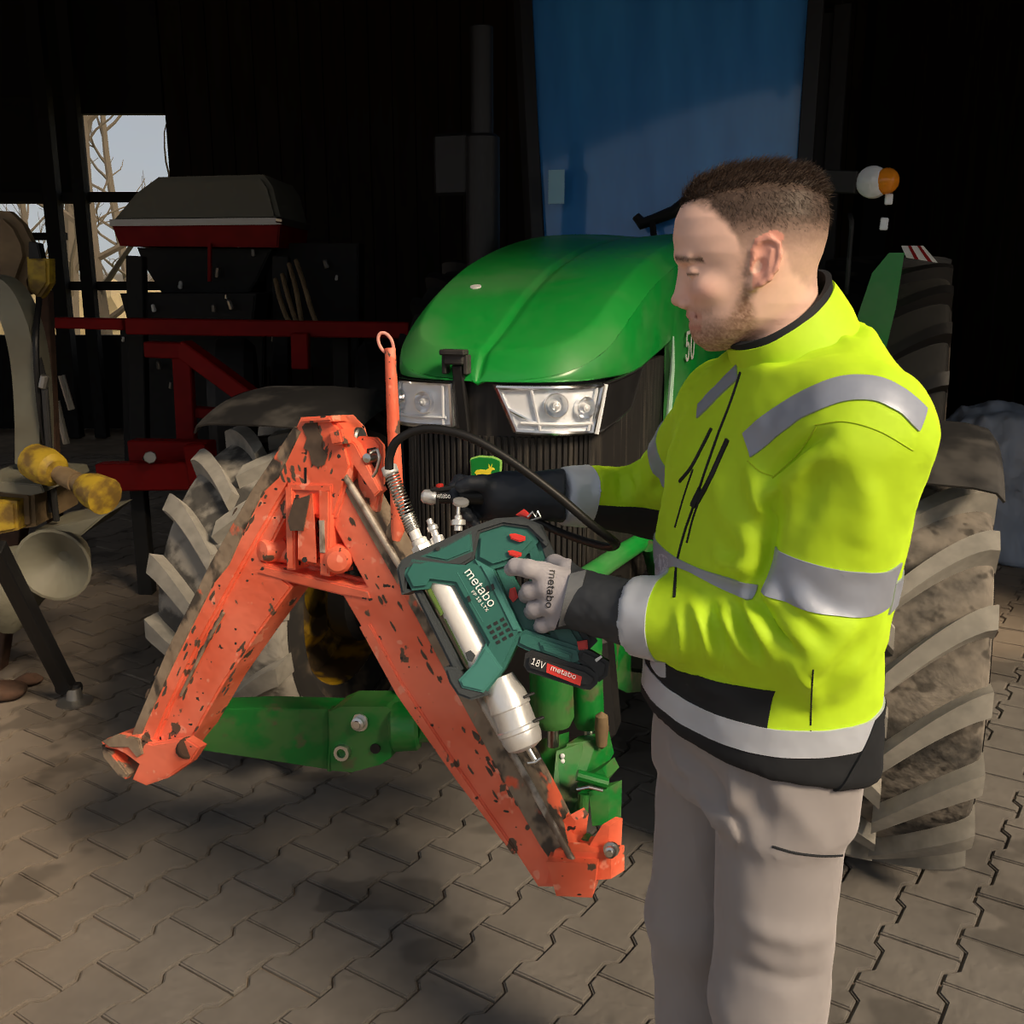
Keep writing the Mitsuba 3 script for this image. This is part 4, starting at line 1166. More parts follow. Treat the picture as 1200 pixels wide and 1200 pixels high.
# head
hd = part(ak, 'head', aplate([(343, 505), (350, 490), (386, 487), (400, 502), (412, 545), (392, 607), (344, 607), (328, 605), (335, 560)], .10, .012, .008), 'm_orange', False)
part(hd, 'rust_patch', aplate([(352, 500), (360, 491), (372, 492), (375, 506), (379, 512), (378, 524), (385, 532), (381, 546), (372, 549), (364, 545), (361, 530), (354, 526), (358, 514)], .01, .0145, .003), 'm_rust_patch', False, 'brown worn patch')
part(hd, 'cap', cat(aplate([(384, 505), (398, 503), (402, 520), (388, 522)], .04, .035, .004), aplate([(351, 489), (386, 487), (390, 494), (352, 496)], .06, .03, .004)), 'm_orange', False)
part(hd, 'groove', aplate([(356, 548), (359, 548), (359, 572), (356, 572)], .004, .0135, .001), 'm_black', False)
# latch housing in the opening
hs = part(ak, 'latch_housing', cat(aplate([(333, 571), (343, 569), (345, 668), (335, 668)], .10, .02, .004), aplate([(372, 572), (386, 574), (385, 676), (374, 674)], .10, .02, .004), aplate([(336, 566), (388, 568), (388, 577), (336, 575)], .06, .018, .003)), 'm_orange', False)
part(hs, 'back_plate', aplate([(336, 574), (386, 576), (386, 672), (340, 666)], .012, -.06, .002), 'm_orange', False)
part(ak, 'latch', hull(np.vstack([[apt(x, y, .03) for x, y in ((349, 600), (366, 578), (371, 660), (349, 655))], [apt(x, y, -.05) for x, y in ((349, 578), (370, 578), (370, 662), (349, 660))]])), 'm_orange', False, 'orange latch with a worn tip')
part(ak + '__latch', 'latch_tip', hull(np.vstack([[apt(x, y, .038) for x, y in ((337, 610), (344, 586), (363, 580), (355, 622), (340, 622))], [apt(x, y, .02) for x, y in ((340, 608), (346, 588), (364, 584), (357, 622))]])), 'm_rust_patch', False, 'worn brown tip')
part(ak + '__latch', 'bolt_hole', cyl(apt(357, 656, .025), apt(357, 656, .033), .006, 10), 'm_black')
part(hs, 'worn_edge', aplate([(373, 610), (379, 610), (380, 648), (374, 648)], .01, .024, .002), 'm_worn_steel', False)
part(ak, 'pin_head', lathe([(.001, .03), (.022, .026), (.030, .014), (.031, -.02), (.001, -.02)], apt(397, 655, .0), az_ + ax_ * .5, 18), 'm_orange', 30)
part(ak, 'pin_head', lathe([(.001, .03), (.022, .026), (.028, .014), (.029, -.02), (.001, -.02)], apt(318, 644, -.02), az_ - ax_ * .3, 18), 'm_orange', 30)
part(ak, 'cross_pin', cyl(apt(320, 648, -.04), apt(400, 656, -.04), .02, 14), 'm_orange')
# cross bar: a shelf with a front lip
part(ak, 'cross_bar', cat(aplate([(306, 662), (432, 692), (436, 704), (400, 698), (336, 682), (300, 672)], .09, .004, .004), aplate([(318, 650), (428, 680), (432, 694), (306, 662)], .012, -.05, .002)), 'm_orange', False)
# ear beside the head with its pin
er = part(ak, 'ear_plate', aplate([(414, 516), (420, 511), (438, 513), (446, 522), (447, 560), (441, 600), (430, 604), (420, 580)], .022, -.02, .004, .006), 'm_orange', False)
part(er, 'ear_hole', aplate([(430, 526), (440, 524), (444, 540), (438, 552), (430, 546)], .003, -.0185, .0), 'm_black', False)
part(er, 'ear_hole', cyl(apt(431, 563, -.022), apt(431, 563, -.016), .010, 14), 'm_black')
part(er, 'pin', cat(lathe([(.001, .03), (.010, .028), (.012, .0), (.001, 0)], apt(438, 536, -.02), az_, 12), tube([apt(x, y, .0) for x, y in ((434, 530), (442, 527), (445, 536), (441, 552), (436, 560))], .004, 8)), 'm_steel', 40, 'steel pin with a ring')
part(ak, 'bearing', cat(cyl(apt(398, 512, -.05), apt(424, 514, -.05), .024, 18, .004), cyl(apt(410, 520, -.06), apt(428, 524, -.06), .018, 14)), 'm_dull_steel', 35, 'grey bearing sleeve')
part(ak, 'ear_plate', aplate([(392, 520), (404, 508), (414, 516), (418, 560), (408, 590)], .02, -.09, .003), 'm_orange', False)
# release lever with its ring
lv = part(ak, 'release_lever', tube([at(457, 408, 2.12), at(461, 500, 2.10), at(466, 600, 2.08), at(466, 622, 2.075), at(464, 634, 2.07)], [.0115, .0135, .0145, .0145, .008], 12), 'm_orange', 40, 'slim orange release lever')
ringp = [at(452 + 8.5 * math.cos(a) + 2.5 * math.sin(a), 402 + 12 * math.sin(a) + 1.5 * math.cos(a), 2.12) for a in np.linspace(0, 2 * math.pi, 25)]
mat('m_salmon', (0.75, 0.33, 0.27), 0.5)
part(lv, 'pull_ring', tube(ringp, .0035, 8, False), 'm_salmon', 40, 'thin wire ring')
part(ak, 'lever_stay', cat(tube([at(466, 606, 2.08), at(452, 640, 2.10), at(430, 640, 2.16)], .012, 8), ), 'm_worn')
rc = np.random.default_rng(11)
def chips(line, n, wpx, off, parent, spread):
    L = catmull(np.array(line, float), 10)
    for k in range(n):
        i = rc.integers(1, len(L) - 2)
        t = unit(L[i + 1] - L[i]); nn = V(-t[1], t[0])
        c = L[i] + nn * rc.normal(0, spread)
        a, b = rc.uniform(3, 10), rc.uniform(1.0, wpx)
        m = 9
        ang = np.arange(m) * 2 * math.pi / m
        rr = rc.uniform(.55, 1.1, m)
        yield aplate([tuple(c + t * a * math.cos(x) * r + nn * b * math.sin(x) * r) for x, r in zip(ang, rr)], .0014, off, 0)
part(ak + '__leg', 'chipped_paint', cat(list(chips(((318, 560), (262, 655), (212, 755), (175, 845)), 44, 2.6, .0128, ak, 8)) + list(chips(((262, 712), (232, 770), (205, 838)), 16, 2.0, .0012, ak, 3)) + list(chips(((300, 745), (262, 800), (222, 868)), 10, 1.6, .0012, ak, 4))), 'm_rust_patch', False, kind='stuff', label='chipped paint spots')
part(rl, 'chipped_paint', cat(list(chips(((400, 600), (480, 740), (560, 880), (630, 990)), 26, 2.0, .0012, ak, 13)) + list(chips(((560, 850), (610, 930), (640, 985)), 34, 4.0, .0012, ak, 8))), 'm_rust_patch', False, kind='stuff', label='chipped paint spots')
part(hd, 'chipped_paint', cat(list(chips(((340, 520), (338, 550), (350, 575)), 16, 2.6, .0128, ak, 7)) + list(chips(((385, 520), (372, 560)), 12, 2.0, .0128, ak, 8))), 'm_rust_patch', False, kind='stuff', label='chipped paint spots')
# feet
lf = part(ak, 'foot', cat(aplate([(118, 870), (136, 862), (160, 866), (178, 872), (218, 866), (234, 876), (222, 894), (196, 912), (170, 921), (154, 914), (162, 896), (146, 884)], .03, .035, .004),
    aplate([(118, 870), (160, 864), (222, 862), (232, 876), (200, 900), (160, 905), (140, 900)], .02, -.065, .003), aplate([(124, 866), (162, 862), (170, 872), (150, 882), (122, 876)], .11, .03, .003)), 'm_orange', False, 'hooked foot of the left leg')
part(lf, 'claw', aplate([(118, 874), (130, 882), (150, 908), (146, 914), (138, 910), (120, 888)], .05, .03, .004), 'm_worn', False)
part(lf, 'claw_lining', aplate([(130, 884), (148, 890), (152, 908), (146, 912)], .06, .0, .002), 'm_rust', False)
part(lf, 'top_edge', aplate([(119, 869), (136, 861), (162, 866), (166, 884), (160, 888), (150, 876), (128, 876)], .01, .042, .002), 'm_worn', False)
bolt(226, 877, 2.235, .017, ak)
part(ak, 'collar', cyl(apt(222, 876, .03), apt(216, 878, .0), .026, 16, .004), 'm_rust')
rf = part(ak, 'foot', cat(quad_arm(((652, 966), (668, 955), (674, 962), (664, 985), (668, 1010), (650, 1012)), (1.90,) * 6, .03), quad_arm(((690, 992), (706, 966), (714, 968), (712, 1012), (684, 1014)), (1.86,) * 5, .03),
    quad_arm(((650, 996), (716, 1000), (716, 1030), (640, 1036)), (1.84,) * 4, .03), quad_arm(((640, 1010), (700, 1012), (694, 1052), (652, 1050)), (1.82,) * 4, .10)), 'm_orange', 20, 'hooked foot of the right leg')
part(rf, 'latch_nut', cat(cyl(at(684, 992, 1.90), at(690, 984, 1.93), .016, 10, .003), cyl(at(668, 990, 1.92), at(682, 980, 1.95), .012, 10)), 'm_dirty_green', 30, 'green nut')
bolt(716, 996, 1.84, .012, rf)
# ------------------------------------------------------------------ the cordless grease gun
def gun_green(p, n, uv):
    return mix((0.016, 0.105, 0.088), (0.026, 0.135, 0.112), fbm(p.x * 9, p.y * 9, p.z * 9, 2))
mat('m_gun', proc(gun_green), 0.42)
mat('m_gun_light', (0.045, 0.19, 0.165), 0.4)
mat('m_gun_grey', (0.035, 0.043, 0.048), 0.55)
mat('m_gun_black', (0.012, 0.013, 0.014), 0.5)
mat('m_gun_red', (0.62, 0.035, 0.025), 0.4)
mat('m_silver', (0.70, 0.71, 0.72), 0.30, 0.6)
mat('m_silver_white', (0.82, 0.81, 0.79), 0.35, 0.25)
mat('m_letter', (0.85, 0.86, 0.86), 0.5)
mat('m_olive', (0.10, 0.17, 0.03), 0.35)
GO, GN = at(570, 720, 1.50), unit(V(-.10, -1.0, .32))
gx = unit(np.cross(V(0, 0, 1), GN) * -1)
gx = gx if gx[0] > 0 else -gx
gy = np.cross(GN, gx)
GR = np.stack([gx, gy, GN], 1)
GMX = np.eye(4); GMX[:3, :3] = GR; GMX[:3, 3] = GO
def gf(pts, off=0.0):
    o = V(0, 0, HC)
    out = []
    for px, py in pts:
        d = at(px, py, 1) - o
        t = ((GO + GN * off - o) @ GN) / (d @ GN)
        out.append((GR.T @ (o + d * t - GO))[:2])
    return np.array(out)
def gp(px, py, off=0.0):
    return GO + GR @ np.r_[gf([(px, py)], off)[0], off]
def gplate(pts, t, off, b=.003, r=0.0):
    P = gf(pts, off)
    P = rpoly(P, r) if r else Polygon(P).buffer(0)
    return tf(plate(P, t, b, off - t), GMX)
def taper(pts, t, off, inset, r=0.0):
    """a moulded half shell: outline at the back, drawn in by inset at the front face"""
    P = Polygon(gf(pts, off)).buffer(0)
    Q = P.buffer(-inset, join_style=2)
    return cat(tf(plate(P, t - inset, .001, off - t), GMX), tf(plate(Q, inset + .001, inset * .5, off - inset - .001), GMX))
gk = thing('grease_gun', 'dark green cordless grease gun with a silver grease cylinder held by the worker', 'grease gun')
GT = .072
# rubber frame behind and around the green shells
part(gk, 'bumper', gplate([(464, 667), (470, 656), (480, 650), (520, 632), (553, 617), (581, 607), (612, 605), (632, 614), (642, 636), (640, 640), (618, 619), (590, 615), (562, 624), (555, 655), (540, 664), (500, 662), (478, 668), (476, 690), (486, 692), (470, 697)], GT, -.002, .004), 'm_gun_grey', False, 'dark grey rubber edging')
part(gk, 'bumper', gplate([(520, 782), (534, 782), (548, 797), (568, 808), (574, 814), (552, 821), (536, 815), (526, 800)], GT + .006, .002, .004), 'm_gun_grey', False)
part(gk, 'guard_bar', gplate([(484, 693), (494, 691), (543, 784), (532, 790)], .03, -.012, .004), 'm_gun_grey', False, 'dark grey guard bar')
# green shells
part(gk, 'body', cat(gplate([(472, 672), (482, 655), (520, 660), (545, 662), (556, 655), (578, 667), (612, 741), (606, 754), (590, 786), (568, 814), (538, 805), (536, 797), (556, 777), (569, 753), (532, 686), (506, 683), (502, 690), (482, 692)], GT, .004, .006)), 'm_gun', False, 'green housing')
part(gk + '__body', 'side_ridge', gplate([(556, 655), (577, 667), (611, 740), (600, 741), (569, 678)], .012, .007, .005), 'm_gun_light', False)
part(gk + '__body', 'lower_shoulder', gplate([(537, 797), (556, 777), (569, 755), (589, 784), (566, 812), (541, 806)], .012, .008, .006), 'm_gun_light', False)
part(gk + '__body', 'nose_panel', gplate([(492, 652), (520, 640), (552, 622), (554, 646), (524, 658), (508, 655)], .02, .001, .003), 'm_gun', False)
part(gk + '__body', 'panel_screw', cyl(gp(513, 643, .0), gp(513, 643, .003), .0035, 10), 'm_gun_black')
def tube_half(p0, p1, r, name, m, off, parent=gk, sides=24, prof=None, label=None):
    return part(parent, name, lathe(prof or [(r, 0), (r, np.linalg.norm(gp(*p1, off) - gp(*p0, off)))], gp(*p0, off), gp(*p1, off) - gp(*p0, off), sides), m, 35, label)
gc = tube_half((512, 672), (566, 778), .022, 'grease_cylinder', 'm_silver_white', -.026, label='pale metal grease cylinder')
part(gc, 'label_band', gplate([(545, 765), (551, 762), (557, 768), (553, 776), (548, 774)], .004, .0, .001), 'm_gun_grey', False)
part(gk, 'olive_strip', gplate([(497, 688), (504, 687), (520, 718), (516, 722)], .02, -.01, .002), 'm_olive', False, 'olive strip')  # olive coloured strips beside the grease cylinder
part(gk, 'olive_strip', gplate([(520, 725), (524, 722), (553, 778), (547, 780)], .02, -.014, .002), 'm_olive', False)
# arch, grip and foot of the handle
part(gk, 'handle', cat(gplate([(558, 625), (590, 613), (620, 617), (634, 636), (641, 660), (660, 712), (690, 762), (660, 772), (640, 735), (622, 690), (616, 656), (594, 663), (577, 668), (556, 657)], .046, -.012, .008),
    gplate([(558, 625), (590, 613), (620, 617), (631, 634), (612, 655), (594, 662), (577, 667), (556, 656)], .04, -.002, .008)), 'm_gun', False, 'green handle arch')
part(gk + '__handle', 'grip_pad', gplate([(612, 605), (634, 614), (648, 645), (668, 700), (700, 752), (690, 762), (660, 708), (640, 655), (630, 628)], .05, -.010, .008), 'm_gun_grey', False, 'grey soft grip')
part(gk + '__handle', 'loop_wall', gplate([(578, 667), (594, 663), (622, 712), (638, 742), (668, 752), (664, 764), (612, 742)], .045, -.018, .004), 'm_gun', False)
part(gk, 'handle_foot', cat(gplate([(606, 742), (616, 738), (640, 746), (680, 759), (684, 776), (672, 782), (616, 762), (604, 756)], .06, .002, .006), gplate([(632, 752), (670, 766), (668, 776), (636, 764)], .012, .009, .003)), 'm_gun', False, 'green battery mount')
bt = part(gk, 'battery', cat(gplate([(615, 766), (622, 762), (688, 782), (702, 792), (700, 802), (692, 809), (682, 808), (618, 788), (613, 780)], .074, .012, .008)), 'm_gun_black', False, 'black battery pack')
part(bt, 'end_cap', gplate([(680, 758), (694, 764), (714, 776), (712, 792), (702, 800), (688, 784), (676, 774)], .06, .004, .006), 'm_gun_black', False)
part(bt, 'red_release', gplate([(676, 752), (688, 750), (689, 761), (678, 762)], .03, .0, .002), 'm_gun_red', False, 'red release button')
part(bt, 'white_mark', gplate([(697, 773), (704, 768), (706, 770), (699, 776)], .002, .006, .0003), 'm_letter', False)
part(bt, 'label_plate', gplate([(641, 777), (682, 793), (680, 804), (640, 788)], .002, .0135, .0003), 'm_gun_red', False, 'red label')
# lettering
def write(s, px0, py0, px1, py1, hpx, off, m, parent, name='lettering', squeeze=None, dy=0.0, upside=False):
    """lettering from one pixel towards another, hpx pixels high"""
    t = text(s, .01)
    v = np.asarray(t.vertices).copy()
    w = v[:, 0].max() - v[:, 0].min(); h = .01
    a, b = gf([(px0, py0)], off)[0], gf([(px1, py1)], off)[0]
    e = (b - a); L = np.linalg.norm(e); e = e / L
    f = np.array([-e[1], e[0]])
    sc = hpx * 1.5 / 1200 / h
    P = a + (v[:, :1] - v[:, 0].min()) * (L / w) * e + v[:, 1:2] * sc * f
    zz = off + np.where(v[:, 2] > 1e-6, .0008, -.0005)
    t.vertices = GO + np.c_[P, zz] @ GR.T
    return part(parent, name, t, m, False, 'lettering')
write('metabo', 544, 671, 574, 712, 11, .0165 - .010, 'm_letter', gk + '__body')
write('FP 18 LTX', 552, 694, 570, 717, 4, .0055, 'm_letter', gk + '__body')
write('18V', 622, 778, 637, 784, 8, .0135, 'm_letter', bt)
write('metabo', 645, 785, 674, 796, 6, .015, 'm_letter', bt)
for (x0, y0, x1, y1) in ((536, 671, 550, 697), (551, 703, 566, 729)):
    part(gk + '__body', 'pin_stripe', tube([gp(x0, y0, .0045), gp(x1, y1, .0045)], .0006, 5), 'm_gun_light')
for i in range(3):
    for j in range(4):
        cx, cy = 573 + i * 7.6 + j * 3.4, 734 - i * 4.2 + j * 6.0
        part(gk + '__body', 'vent', gplate([(cx - 2.6, cy + .2), (cx + 1.6, cy - 2.4), (cx + 3.4, cy + 1.0), (cx - .8, cy + 3.4)], .0015, .0055, 0), 'm_gun_black', False)
for (x, y) in ((571, 690), (577, 688), (549, 702)):
    part(gk + '__body', 'vent', gplate([(x - 2, y - 3), (x + 1, y - 4), (x + 3, y + 2), (x, y + 4)], .002, .0085, 0), 'm_gun_black', False)
# buttons and trigger
for (x, y, w, h) in ((606, 630, 9.5, 5.2), (603, 649, 8, 4.5)):
    part(gk, 'button', gplate([(x - w, y - h * .8), (x - w * .3, y - h), (x + w, y - h * .3), (x + w, y + h * .6), (x + w * .3, y + h), (x - w * .8, y + h * .3)], .006, .006, .002), 'm_gun_red', False, 'red button')
part(gk, 'trigger', gplate([(597, 690), (603, 688), (607, 700), (601, 706), (596, 700)], .02, -.008, .003), 'm_gun_red', False, 'red trigger')
part(gk, 'mode_switch', cat(gplate([(604, 603), (614, 596), (622, 603), (618, 608)], .02, -.02, .003)), 'm_gun_red', False, 'red top switch')
part(gk, 'spring_clip', tube([gp(x, y, -.02) for x, y in ((618, 606), (624, 600), (628, 606), (630, 599), (634, 606), (622, 610))], .0018, 6), 'm_steel', 40, 'steel clip')
# lower silver cylinder and its rod
L0, L1 = gp(584, 794, -.03), gp(613, 868, -.03)
ll = np.linalg.norm(L1 - L0)
part(gk, 'tube_end', lathe([(.001, 0), (.024, 0), (.029, .02), (.032, .03), (.034, .045), (.034, .05), (.031, .052), (.031, .080), (.034, .082), (.034, .088), (.032, .09), (.032, ll - .004), (.028, ll + .008), (.016, ll + .014), (.001, ll + .015)], L0, L1 - L0, 32), 'm_silver', 25, 'silver tube end')
sd_ = unit(np.cross(L1 - L0, GN)) 
for f_ in (.40, .78):
    q = L0 + (L1 - L0) * f_ - sd_ * .026 + GN * .012
    part(gk + '__tube_end', 'clamp_slot', beam(q, q - sd_ * .018 + GN * -.004, .004, .02, up=L1 - L0, b=.001), 'm_gun_black', False)
part(gk, 'pull_rod', cat(cyl(gp(616, 872, -.03), gp(627, 890, -.03), .0055, 12), tube([gp(618, 894, -.03), gp(627, 893, -.03), gp(634, 888, -.03)], .0028, 8)), 'm_steel', 35, 'steel pull rod')
# outlet, spring sleeve, hose
part(gk, 'outlet', cat(cyl(gp(502, 655, -.03), gp(490, 632, -.03), .013, 14, .002), cyl(gp(498, 648, -.03), gp(493, 638, -.03), .017, 6, .002), beam(gp(496, 652, -.03), gp(521, 634, -.03), .016, .02)), 'm_silver_white', 30, 'bright outlet fitting')
part(gk, 'grease_fitting', lathe([(.001, 0), (.011, 0), (.011, .01), (.006, .012), (.006, .02), (.009, .022), (.009, .028), (.005, .032), (.005, .04), (.001, .042)], gp(514, 636, -.03), gp(504, 612, -.03) - gp(514, 636, -.03), 14), 'm_silver', 30, 'silver grease fitting')
vk = part(gk, 'relief_valve', lathe([(.001, 0), (.007, 0), (.007, .008), (.012, .009), (.012, .017), (.006, .019), (.006, .024), (.003, .026), (.003, .038), (.001, .038)], gp(537, 622, -.04), gp(537, 590, -.04) - gp(537, 622, -.04), 14), 'm_silver', 30, 'bleed valve')
SPP = [gp(489, 632, -.03), gp(480, 610, -.03), gp(467, 578, -.028), gp(456, 548, -.025)]
spc = catmull(SPP, 12)
part(gk, 'sleeve', tube(spc[:16], .0095, 12), 'm_silver_white', 40, 'bright hose sleeve')
def coil(path, r, wire, turns):
    t = np.linspace(0, 1, turns * 10)
    c = np.stack([np.interp(t, np.linspace(0, 1, len(path)), path[:, k]) for k in range(3)], 1)
    tg = np.gradient(c, axis=0); tg /= np.linalg.norm(tg, axis=1, keepdims=True)
    a = np.cross(tg, V(0, 1, 0)); a /= np.linalg.norm(a, axis=1, keepdims=True)
    b = np.cross(tg, a)
    ph = t * turns * 2 * math.pi
    return tube(c + r * (np.cos(ph)[:, None] * a + np.sin(ph)[:, None] * b), wire, 5)
part(gk, 'spring', coil(spc[6:], .0112, .0016, 22), 'm_steel', True, 'coil spring round the hose')
part(gk, 'ferrule', cyl(gp(455, 546, -.025), gp(459, 556, -.025), .013, 14, .002), 'm_silver_white', 30)
hose_px = [(456, 550, 1.56), (457, 534, 1.56), (466, 516, 1.555), (490, 504, 1.55), (520, 504, 1.54), (556, 515, 1.53), (600, 541, 1.52), (650, 578, 1.51), (690, 612, 1.51), (716, 632, 1.525), (722, 638, 1.56), (712, 641, 1.60), (685, 634, 1.66), (650, 621, 1.735), (620, 606, 1.75), (600, 590, 1.76), (580, 580, 1.76)]
part(gk, 'hose', tube(catmull([at(*q) for q in hose_px], 10), .0068, 12), 'm_black', 50, 'black rubber hose')
# coupler at the end of the hose
cq = lambda x, y, Y=1.76: at(x, y, Y)
cp = part(gk, 'coupler', cat(lathe([(.001, 0), (.013, 0), (.016, .01), (.016, .06), (.013, .065), (.011, .09), (.001, .09)], cq(575, 580), cq(505, 583) - cq(575, 580), 16), beam(cq(540, 570), cq(505, 574), .008, .016), ), 'm_gun_black', 30, 'black grease coupler')
part(cp, 'coupler_jaw', lathe([(.001, 0), (.012, 0), (.014, .008), (.012, .022), (.007, .026), (.001, .026)], cq(511, 583), cq(490, 581) - cq(511, 583), 14), 'm_silver', 30, 'silver jaw')
part(cp, 'coupler_button', cyl(cq(516, 573), cq(515, 567), .007, 10, .002), 'm_gun_red', 30, 'red button')
part(cp, 'valve_disc', lathe([(.001, 0), (.014, 0), (.014, .005), (.006, .007), (.001, .007)], at(540, 590, 1.72), V(.1, -.3, 1), 16), 'm_silver', 30)
tm = text('metabo', .0085)
q = cq(508, 583, 1.738)
tm.vertices = q + np.asarray(tm.vertices)[:, :1] * unit(cq(528, 582) - cq(508, 581)) * .72 + np.asarray(tm.vertices)[:, 1:2] * V(0, 0.02, 1) + np.asarray(tm.vertices)[:, 2:] * V(0, -.4, 0)
part(cp, 'lettering', tm, 'm_letter', False, 'lettering')
# ------------------------------------------------------------------ the worker
def cloth_bump(p, n, uv):
    return fbm(p.x * 220, p.y * 220, p.z * 220, 2)
mat('m_hivis', (0.44, 0.69, 0.012), 0.7, sheen=0.3)
mat('m_reflective', (0.29, 0.325, 0.41), 0.45, 0.25)
mat('m_reflective_pale', (0.45, 0.49, 0.57), 0.45, 0.15)
mat('m_black_cloth', (0.012, 0.014, 0.018), 0.75, specular=0.3)
mat('m_trousers', (0.265, 0.25, 0.258), 0.85)
mat('m_glove', proc(lambda p, n, uv: mix((0.020, 0.024, 0.031), (0.040, 0.046, 0.056), fbm(p.x * 30, p.y * 30, p.z * 30, 3))), 0.7)
mat('m_glove_grey', (0.33, 0.32, 0.36), 0.8)
mat('m_strap', (0.12, 0.13, 0.145), 0.6)
mat('m_boot', (0.03, 0.025, 0.02), 0.6)
mat('m_skin', VC, 0.55, specular=0.35)
mat('m_hair', (0.026, 0.015, 0.010), 0.6, specular=0.3)
mat('m_eye', (0.75, 0.73, 0.70), 0.15)
mat('m_iris', (0.10, 0.07, 0.05), 0.1)
mat('m_teeth', (0.75, 0.70, 0.62), 0.3)
wk = thing('person', 'man with short dark hair in a bright yellow safety jacket, holding the grease gun', 'person')
FW, LW = unit(V(-.94, -.34, 0)), unit(V(.34, -.94, 0))
# torso levels: height, centre x, centre y, half width, half depth
LV = np.array([[.80, .365, 1.440, .206, .158], [.93, .366, 1.440, .202, .152], [1.05, .370, 1.438, .196, .142], [1.18, .378, 1.434, .205, .146], [1.29, .388, 1.428, .212, .142],
               [1.37, .396, 1.420, .200, .122], [1.43, .402, 1.414, .155, .100], [1.47, .402, 1.412, .105, .085], [1.52, .395, 1.41, .075, .07]])
def sd_torso(P, grow=0.0):
    z = np.clip(P[..., 2], LV[0, 0], LV[-1, 0])
    c = [np.interp(z, LV[:, 0], LV[:, k]) for k in (1, 2, 3, 4)]
    dx, dy = P[..., 0] - c[0], P[..., 1] - c[1]
    a = dx * LW[0] + dy * LW[1]; b = dx * FW[0] + dy * FW[1]
    A, B = c[2] + grow, c[3] + grow
    q = (np.abs(a / A) ** 2.25 + np.abs(b / B) ** 2.25) ** (1 / 2.25)
    d = (q - 1) * np.minimum(A, B)
    return np.maximum(d, P[..., 2] - LV[-1, 0])
SL, EL, WL = at(1004, 514, 1.265), at(950, 744, 1.285), at(690, 706, 1.47)
SR, ER, WR = V(.342, 1.600, 1.350), at(772, 586, 1.84), at(582, 581, 1.76)
CL, CR_ = at(742, 722, 1.42), at(657, 581, 1.768)
hem_z = lambda P: .888 - .16 * (P[..., 0] - .37) - .04 * (P[..., 1] - 1.44)
def sd_jacket(P):
    d = sd_torso(P)
    d = np.minimum(d, 9)
    arm = smin(sd_caps(P, SL, EL, .086, .076), sd_caps(P, EL, CL, .078, .055), .035)
    ar2 = smin(sd_caps(P, SR, ER, .080, .066), sd_caps(P, ER, CR_, .064, .050), .03)
    d = smin(d, sd_caps(P, SL - LW * .09 + V(0, 0, .035), SL + V(0, 0, .012), .075, .08), .05)
    d = smin(d, sd_caps(P, SR + LW * .08 + V(0, 0, .03), SR, .07, .078), .05)
    d = smin(d, arm, .022)
    d = smin(d, ar2, .022)
    # cuffs cut off square, hem cut
    def cut(P, d, a, b):
        e = unit(b - a)
        return d
    d = smax(d, hem_z(P) - P[..., 2], .012)
    d = smax(d, P[..., 2] - (1.475 + .30 * ((P[..., 0] - .40) * -FW[0] + (P[..., 1] - 1.41) * -FW[1])), .01)
    e1, e2 = unit(CL - EL), unit(CR_ - ER)
    near = ((P - CL) @ e1) + np.where(np.linalg.norm(P - CL, axis=-1) < .11, 0, -9)
    far_ = ((P - CR_) @ e2) + np.where(np.linalg.norm(P - CR_, axis=-1) < .11, 0, -9)
    return smax(smax(d, near, .006), far_, .006)
jm = nets(sd_jacket, (-.02, 1.02, .78), (.66, 1.95, 1.58), .0068)
jm = big(jm)
jm = relax(jm, 6)
def hits(mesh, pts):
    o = np.tile(V(0, 0, HC), (len(pts), 1))
    d = np.array([unit(at(x, y, 1) - V(0, 0, HC)) for x, y in pts])
    loc, ir, it = mesh.ray.intersects_location(o, d, multiple_hits=False)
    out = np.full((len(pts), 3), np.nan)
    out[ir] = loc
    return out[~np.isnan(out[:, 0])]
def curve_on(mesh, px, n=8):
    return hits(mesh, catmull(np.array(px, float), n))
def dist_to(c):
    seg = c
    t = cKDTree(np.vstack([c[:-1] * (1 - s) + c[1:] * s for s in np.linspace(0, 1, 12, endpoint=False)] + [c[-1:]]))
    return lambda v: t.query(v)[0]
# folds: ridges (+) and creases (-) where the cloth shows them
FOLDS = [(((812, 708), (826, 735), (834, 772)), .010, .011), (((845, 712), (858, 735), (878, 770)), .011, .012), (((872, 705), (892, 735), (905, 765)), .012, .012), (((795, 715), (800, 745), (798, 772)), .007, .010),
         (((828, 706), (842, 740), (852, 780)), -.009, .010), (((862, 708), (876, 740), (892, 778)), -.010, .009), (((885, 700), (905, 720), (930, 755)), -.013, .010), (((898, 706), (925, 728), (955, 770)), .010, .014),
         (((905, 560), (935, 530), (968, 510)), -.012, .010), (((900, 590), (930, 560), (985, 520)), .008, .016), (((880, 545), (890, 580), (900, 610)), .010, .015), (((905, 565), (903, 600), (895, 650), (888, 690)), -.015, .012),
         (((875, 615), (880, 650), (870, 672)), .009, .014), (((838, 640), (850, 660), (880, 668)), .007, .012), (((1000, 540), (1015, 590), (1010, 650)), .006, .020), (((960, 540), (950, 580), (935, 615)), -.006, .016),
         (((930, 690), (950, 715), (985, 735)), .008, .014), (((900, 690), (915, 712)), .010, .012), (((950, 790), (975, 760), (1010, 720)), .008, .018), (((960, 815), (985, 790), (1020, 750)), -.006, .016),
         (((870, 620), (850, 600), (835, 560)), .005, .018), (((940, 400), (965, 395), (1000, 400)), .006, .010), (((905, 425), (940, 418), (985, 410)), -.005, .010), (((700, 545), (705, 560), (702, 585)), .006, .008),
         (((722, 545), (728, 562), (726, 585)), -.006, .008), (((742, 545), (748, 565), (745, 588)), .006, .009), (((770, 560), (765, 580)), -.008, .008), (((815, 800), (850, 812)), .004, .012), (((850, 752), (860, 790)), .005, .010), (((925, 770), (945, 800), (955, 830)), .006, .014)]
